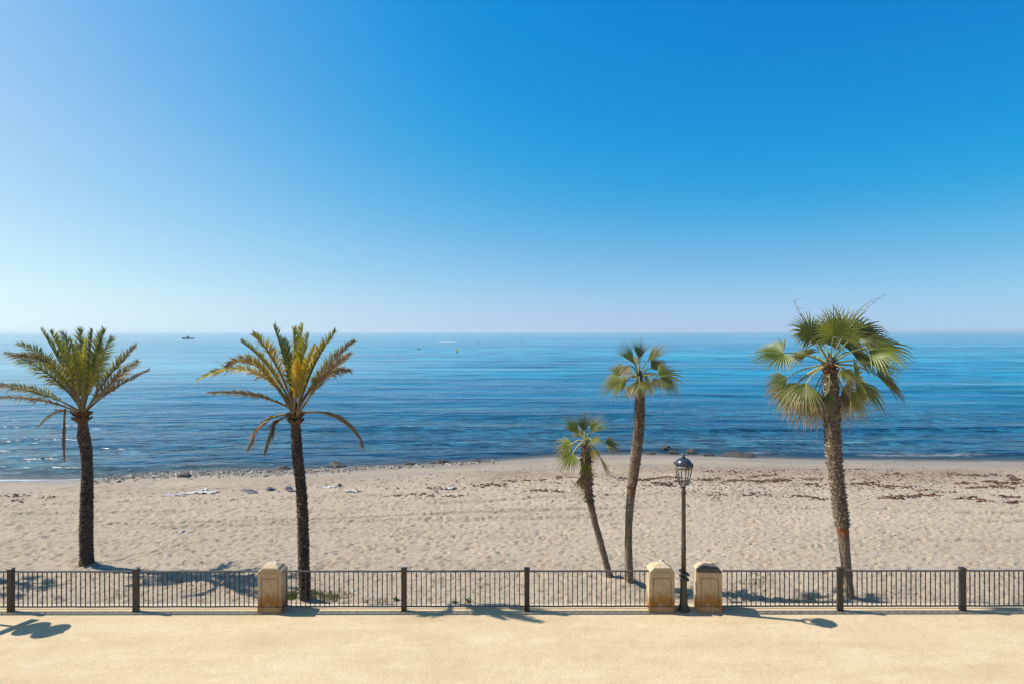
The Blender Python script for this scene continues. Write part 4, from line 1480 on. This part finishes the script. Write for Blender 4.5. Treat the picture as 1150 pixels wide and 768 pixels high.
m = MB()
for px, py, r, n, h in ((323, 674, .22, 170, .20), (328, 676, .15, 90, .16), (362, 672, .45, 260, .13), (378, 668, .5, 120, .10), (352, 668, .25, 80, .12),
                        (420, 676, .35, 60, .10), (843, 655, .4, 60, .10), (860, 652, .3, 40, .08), (140, 668, .6, 50, .1), (905, 672, .4, 50, .1), (1010, 668, .6, 60, .08)):
    p = ground(px, py)
    blades(m, p, r, n, h)
tag(m.build('grass', M['grass'], kind='stuff'), 'thin green grass tufts sprouting by the palm behind the railing', 'grass')
for px, py, s, lab in ((444, 673, .15, 'low green weed behind the railing, left of its first middle post'),
                       (509, 675, .12, 'small green weed behind the railing, left of the larger dark weed'),
                       (525, 676, .15, 'dark green weed behind the middle of the central railing')):
    p = ground(px, py)
    root = thing('weed_plant', (p.x, p.y, zsand(p.x, p.y)), lab, 'plant', 'weeds behind the railing')
    m = MB()
    for k in range(26):
        a = random.uniform(0, 6.28)
        e = random.uniform(.2, 1.0)
        d_ = Vector((math.cos(a) * math.cos(e), math.sin(a) * math.cos(e), math.sin(e)))
        sd = d_.cross(Vector((0, 0, 1))).normalized()
        L = s * random.uniform(.5, 1.1)
        w = L * .16
        m.add([(0, 0, -.01), d_ * L * .5 + sd * w, d_ * L + Vector((0, 0, -.1 * L)), d_ * L * .5 - sd * w], [(0, 1, 2, 3)])
    o = m.build('leaves', M['weedleaf'])
    o.parent = root
    m = MB()
    m.tube([(0, 0, -.03), (.005, 0, s * .5)], [.008, .004], 6)
    o = m.build('stem', M['weedleaf'])
    o.parent = root

# ------------------------------------------------------------------ the building the picture is taken from (behind the camera, unseen, added to cut blue sky light)
bd = thing('unseen_building', (0, -8, 0), 'unseen cream building behind the viewpoint, added to block blue sky light', 'building')
M['render_wall'] = simple('cream_wall_render', (0.55, 0.47, 0.36), (0.50, 0.42, 0.31), 0.9, 2, 0.004, 30)
M['pane'] = simple('dark_window_glass', (0.03, 0.04, 0.05), (0.02, 0.03, 0.04), 0.1, 1)
M['trim'] = simple('white_trim_paint', (0.7, 0.69, 0.66), (0.62, 0.61, 0.58), 0.6, 2)
m = MB()
m.box(-38, 38, -16, -3.2, -0.2, 13.6)
m.build('wall', M['render_wall'], bd)
m = MB()
m.box(-38.5, 38.5, -16.5, -2.7, 13.603, 14.1)
m.build('roof', M['trim'], bd)
for lv in range(4):
    for q in range(-5, 6):
        x, z = q * 6.6 + 3.3, 0.9 + lv * 3.2
        m = MB()
        m.box(x - 1.0, x + 1.0, -3.2, -3.13, z - 0.08, z)
        m.box(x - 1.0, x + 1.0, -3.2, -3.13, z + 1.9, z + 1.98)
        m.box(x - 1.0, x - 0.92, -3.2, -3.13, z + .001, z + 1.899)
        m.box(x + 0.92, x + 1.0, -3.2, -3.13, z + .001, z + 1.899)
        wdw = m.build('window', M['trim'], bd)
        m = MB()
        m.box(x - 0.919, x + 0.919, -3.198, -3.16, z + .002, z + 1.898)
        m.build('pane', M['pane'], wdw)

# ------------------------------------------------------------------ far out on the water
bp = seapt(211, 380.2)
boat = thing('fishing_boat', tuple(bp), 'small dark fishing boat far out near the horizon on the left', 'boat')
sc = 1.0
m = MB()
secs = []
Lb = 14.5
for i in range(13):
    t = i / 12
    w = 1.7 * (math.sin(math.pi * min(1, .22 + .62 * t)) ** .8 if t < .98 else .15) * (1 - max(0, t - .75) * 3.0 if t > .75 else 1)
    w = max(.06, w)
    top = 1.25 + .9 * max(0, t - .55) ** 1.5 * 2
    secs.append((t, w, top))
vs, fs = [], []
for t, w, top in secs:
    x = -(t - .5) * Lb
    vs += [(x, -w, top), (x, -w * .72, -.3), (x, w * .72, -.3), (x, w, top)]
for i in range(12):
    for r in range(4):
        fs.append((i * 4 + r, i * 4 + (r + 1) % 4, i * 4 + 4 + (r + 1) % 4, i * 4 + 4 + r))
fs += [(3, 2, 1, 0), (48, 49, 50, 51)]
m.add(vs, fs)
o = m.build('hull', M['hull'])
o.parent = boat
m = MB()
m.box(-1.2, 1.3, -.9, .9, 1.25, 3.0)
m.box(-1.4, 1.5, -1.05, 1.05, 3.003, 3.15)
o = m.build('cabin', M['hull'])
o.parent = boat
bevel(o, .06)
m = MB()
for k in (-1, 1):
    m.box(-1.21 if k < 0 else 1.295, -1.195 if k < 0 else 1.31, -.7, .7, 2.1, 2.75)
m.box(-.9, 1.0, -.915, -.895, 2.1, 2.75)
o2 = m.build('window', M['boatwhite'])
o2.parent = o
m = MB()
m.tube([(3.1, 0, 1.2), (3.1, 0, 4.3)], [.09, .05], 8)
m.tube([(3.1, 0, 2.2), (5.2, 0, 3.4)], [.06, .04], 8)
o = m.build('mast', M['hull'])
o.parent = boat
m = MB()
m.box(-6.4, -3.4, -1.0, 1.0, 1.3, 1.75)
o = m.build('net_bin', M['boatwhite'])
o.parent = boat

bp = seapt(513, 395)
by = thing('buoy', tuple(bp), 'yellow marker buoy floating alone in the middle of the sea', 'buoy')
m = MB()
m.lathe([(.35, -.3), (.55, -.1), (.55, .25), (.35, .45)], 16)
o = m.build('float', M['buoy'], smooth=True)
o.parent = by
m = MB()
m.lathe([(.28, .45), (.16, 1.2), (.10, 1.22), (.10, 1.35)], 12)
o = m.build('pillar', M['buoy'], smooth=True)
o.parent = by
m = MB()
m.tube([(-.24, 0, 1.35), (.24, 0, 1.75)], .06, 6)
m.tube([(.24, 0, 1.35), (-.24, 0, 1.75)], .06, 6)
o = m.build('topmark', M['buoy'])
o.parent = by
for px, py, w, lab in ((537, 385.6, 1.7, 'low dark reef rock far out right of the white surf'),
                       (585, 383.8, 1.7, 'low dark reef rock far out, farthest right on the sea'),
                       (470, 392.0, 1.8, 'low dark reef rock far out left of the yellow buoy')):
    o = rock(px, py, w, .35, lab, True, group='reef rocks far out')

# ------------------------------------------------------------------ sea haze
hm = bpy.data.materials.new('sea_haze')
hm.use_nodes = True
hm.node_tree.nodes.remove(hm.node_tree.nodes['Principled BSDF'])
pv = hm.node_tree.nodes.new('ShaderNodeVolumePrincipled')
pv.inputs['Color'].default_value = (0.80, 0.90, 1.0, 1)
pv.inputs['Density'].default_value = 0.00021
pv.inputs['Anisotropy'].default_value = 0.2
hm.node_tree.links.new(pv.outputs[0], hm.node_tree.nodes['Material Output'].inputs['Volume'])
mb = MB()
mb.box(-45000, 45000, -320, 31500, -4.2, 15.5)
mb.build('haze', hm, kind='stuff')

# ------------------------------------------------------------------ light, sky, camera
SUN_EL = math.radians(48.2)
to_sun = Vector((-0.980, 0.198, 0)).normalized() * math.cos(SUN_EL) + Vector((0, 0, math.sin(SUN_EL)))
sl = bpy.data.lights.new('sun', 'SUN')
sl.energy = 5.0
sl.angle = math.radians(0.53)
sl.color = (1.0, 0.94, 0.84)
so = bpy.data.objects.new('sun', sl)
COL.objects.link(so)
so.rotation_euler = (-to_sun).to_track_quat('-Z', 'Y').to_euler()
so.location = (-30, 20, 40)

w = bpy.data.worlds.new('World')
scene.world = w
w.use_nodes = True
nt = w.node_tree
bg = nt.nodes['Background']
sky = nt.nodes.new('ShaderNodeTexSky')
sky.sky_type = 'NISHITA'
sky.sun_disc = False
sky.sun_elevation = SUN_EL
sky.sun_rotation = math.atan2(to_sun.x, to_sun.y)
sky.altitude = 0
sky.air_density = 0.9
sky.dust_density = 1.2
sky.ozone_density = 2.0


def wn(typ, **ins):
    nd = nt.nodes.new(typ)
    for k_, v_ in ins.items():
        if k_ == 'operation':
            nd.operation = v_
            continue
        s_ = nd.inputs[int(k_[1:])]
        if isinstance(v_, bpy.types.NodeSocket):
            nt.links.new(v_, s_)
        else:
            s_.default_value = v_
    return nd


def wm(op, a_, b_):
    return wn('ShaderNodeMath', operation=op, i0=a_, i1=b_).outputs[0]


# look a little above the sea horizon so the thick, yellow last degree of the sky model is left out
sp = wn('ShaderNodeSeparateXYZ', i0=nt.nodes.new('ShaderNodeTexCoord').outputs['Generated'])
zc = wm('MAXIMUM', wm('ADD', wm('MULTIPLY', sp.outputs[2], 0.92), 0.085), 0.08)
cb = wn('ShaderNodeCombineXYZ', i0=sp.outputs[0], i1=sp.outputs[1], i2=zc)
nt.links.new(cb.outputs[0], sky.inputs[0])
# clear marine air: deeper blue, as measured from the photograph's sky
sc_ = wn('ShaderNodeSeparateColor', i0=sky.outputs[0])
r_, g_, b_ = (wm('MULTIPLY', sc_.outputs[i], 0.1) for i in range(3))
dd_ = wm('SUBTRACT', r_, wm('MULTIPLY', b_, 0.385))
soft = wm('MULTIPLY', wm('ADD', dd_, wm('SQRT', wm('ADD', wm('MULTIPLY', dd_, dd_), 0.000036), 0.0)), 0.5)
rr = wm('MULTIPLY', wm('POWER', soft, 0.75), 22.5)
gg = wm('MULTIPLY', wm('POWER', g_, 0.95), 13.5)
bb = wm('MULTIPLY', wm('POWER', b_, 0.45), 11.17)
rc = nt.nodes.new('ShaderNodeValToRGB')
nt.links.new(sp.outputs[2], rc.inputs[0])
stops_ = [(0.0, .83), (.03, 1.05), (.06, 1.13), (.14, 1.27), (.26, 1.20), (.40, .80), (.50, .48), (.75, .4)]
while len(rc.color_ramp.elements) < len(stops_):
    rc.color_ramp.elements.new(0.5)
for e_, (p_, v_) in zip(rc.color_ramp.elements, stops_):
    e_.position = p_
    e_.color = (v_ / 1.3, v_ / 1.3, v_ / 1.3, 1)
rr = wm('MULTIPLY', rr, wm('MULTIPLY', rc.outputs[0], 1.3))
gc = nt.nodes.new('ShaderNodeValToRGB')
nt.links.new(sp.outputs[2], gc.inputs[0])
stops_ = [(0.0, 1.0), (.03, 1.05), (.06, 1.10), (.14, 1.08), (.26, 1.03), (.40, .96), (.50, .92), (.75, .9)]
while len(gc.color_ramp.elements) < len(stops_):
    gc.color_ramp.elements.new(0.5)
for e_, (p_, v_) in zip(gc.color_ramp.elements, stops_):
    e_.position = p_
    e_.color = (v_ / 1.3, v_ / 1.3, v_ / 1.3, 1)
gg = wm('MULTIPLY', gg, wm('MULTIPLY', gc.outputs[0], 1.3))
cc_ = wn('ShaderNodeCombineColor', i0=rr, i1=gg, i2=bb)
nt.links.new(cc_.outputs[0], bg.inputs['Color'])
bg.inputs['Strength'].default_value = 0.0715

cam = bpy.data.cameras.new('camera')
cam.sensor_width = 36
cam.lens = F / 1150 * 36
cam.shift_y = -(384 - CY) / 1150
cam.clip_start = 0.1
cam.clip_end = 60000
co_ = bpy.data.objects.new('camera', cam)
COL.objects.link(co_)
co_.location = (0, 0, H)
co_.rotation_euler = (math.radians(90), math.radians(0.06), 0)
scene.camera = co_

scene.render.engine = 'CYCLES'
scene.cycles.use_denoising = True
scene.cycles.use_adaptive_sampling = False
scene.cycles.max_bounces = 6
scene.cycles.transparent_max_bounces = 12
scene.cycles.sample_clamp_indirect = 8
scene.cycles.sample_clamp_direct = 2.5
scene.view_settings.view_transform = 'Standard'
scene.view_settings.look = 'None'
scene.view_settings.exposure = 0.48
scene.view_settings.gamma = 1.0
scene.view_settings.use_curve_mapping = False
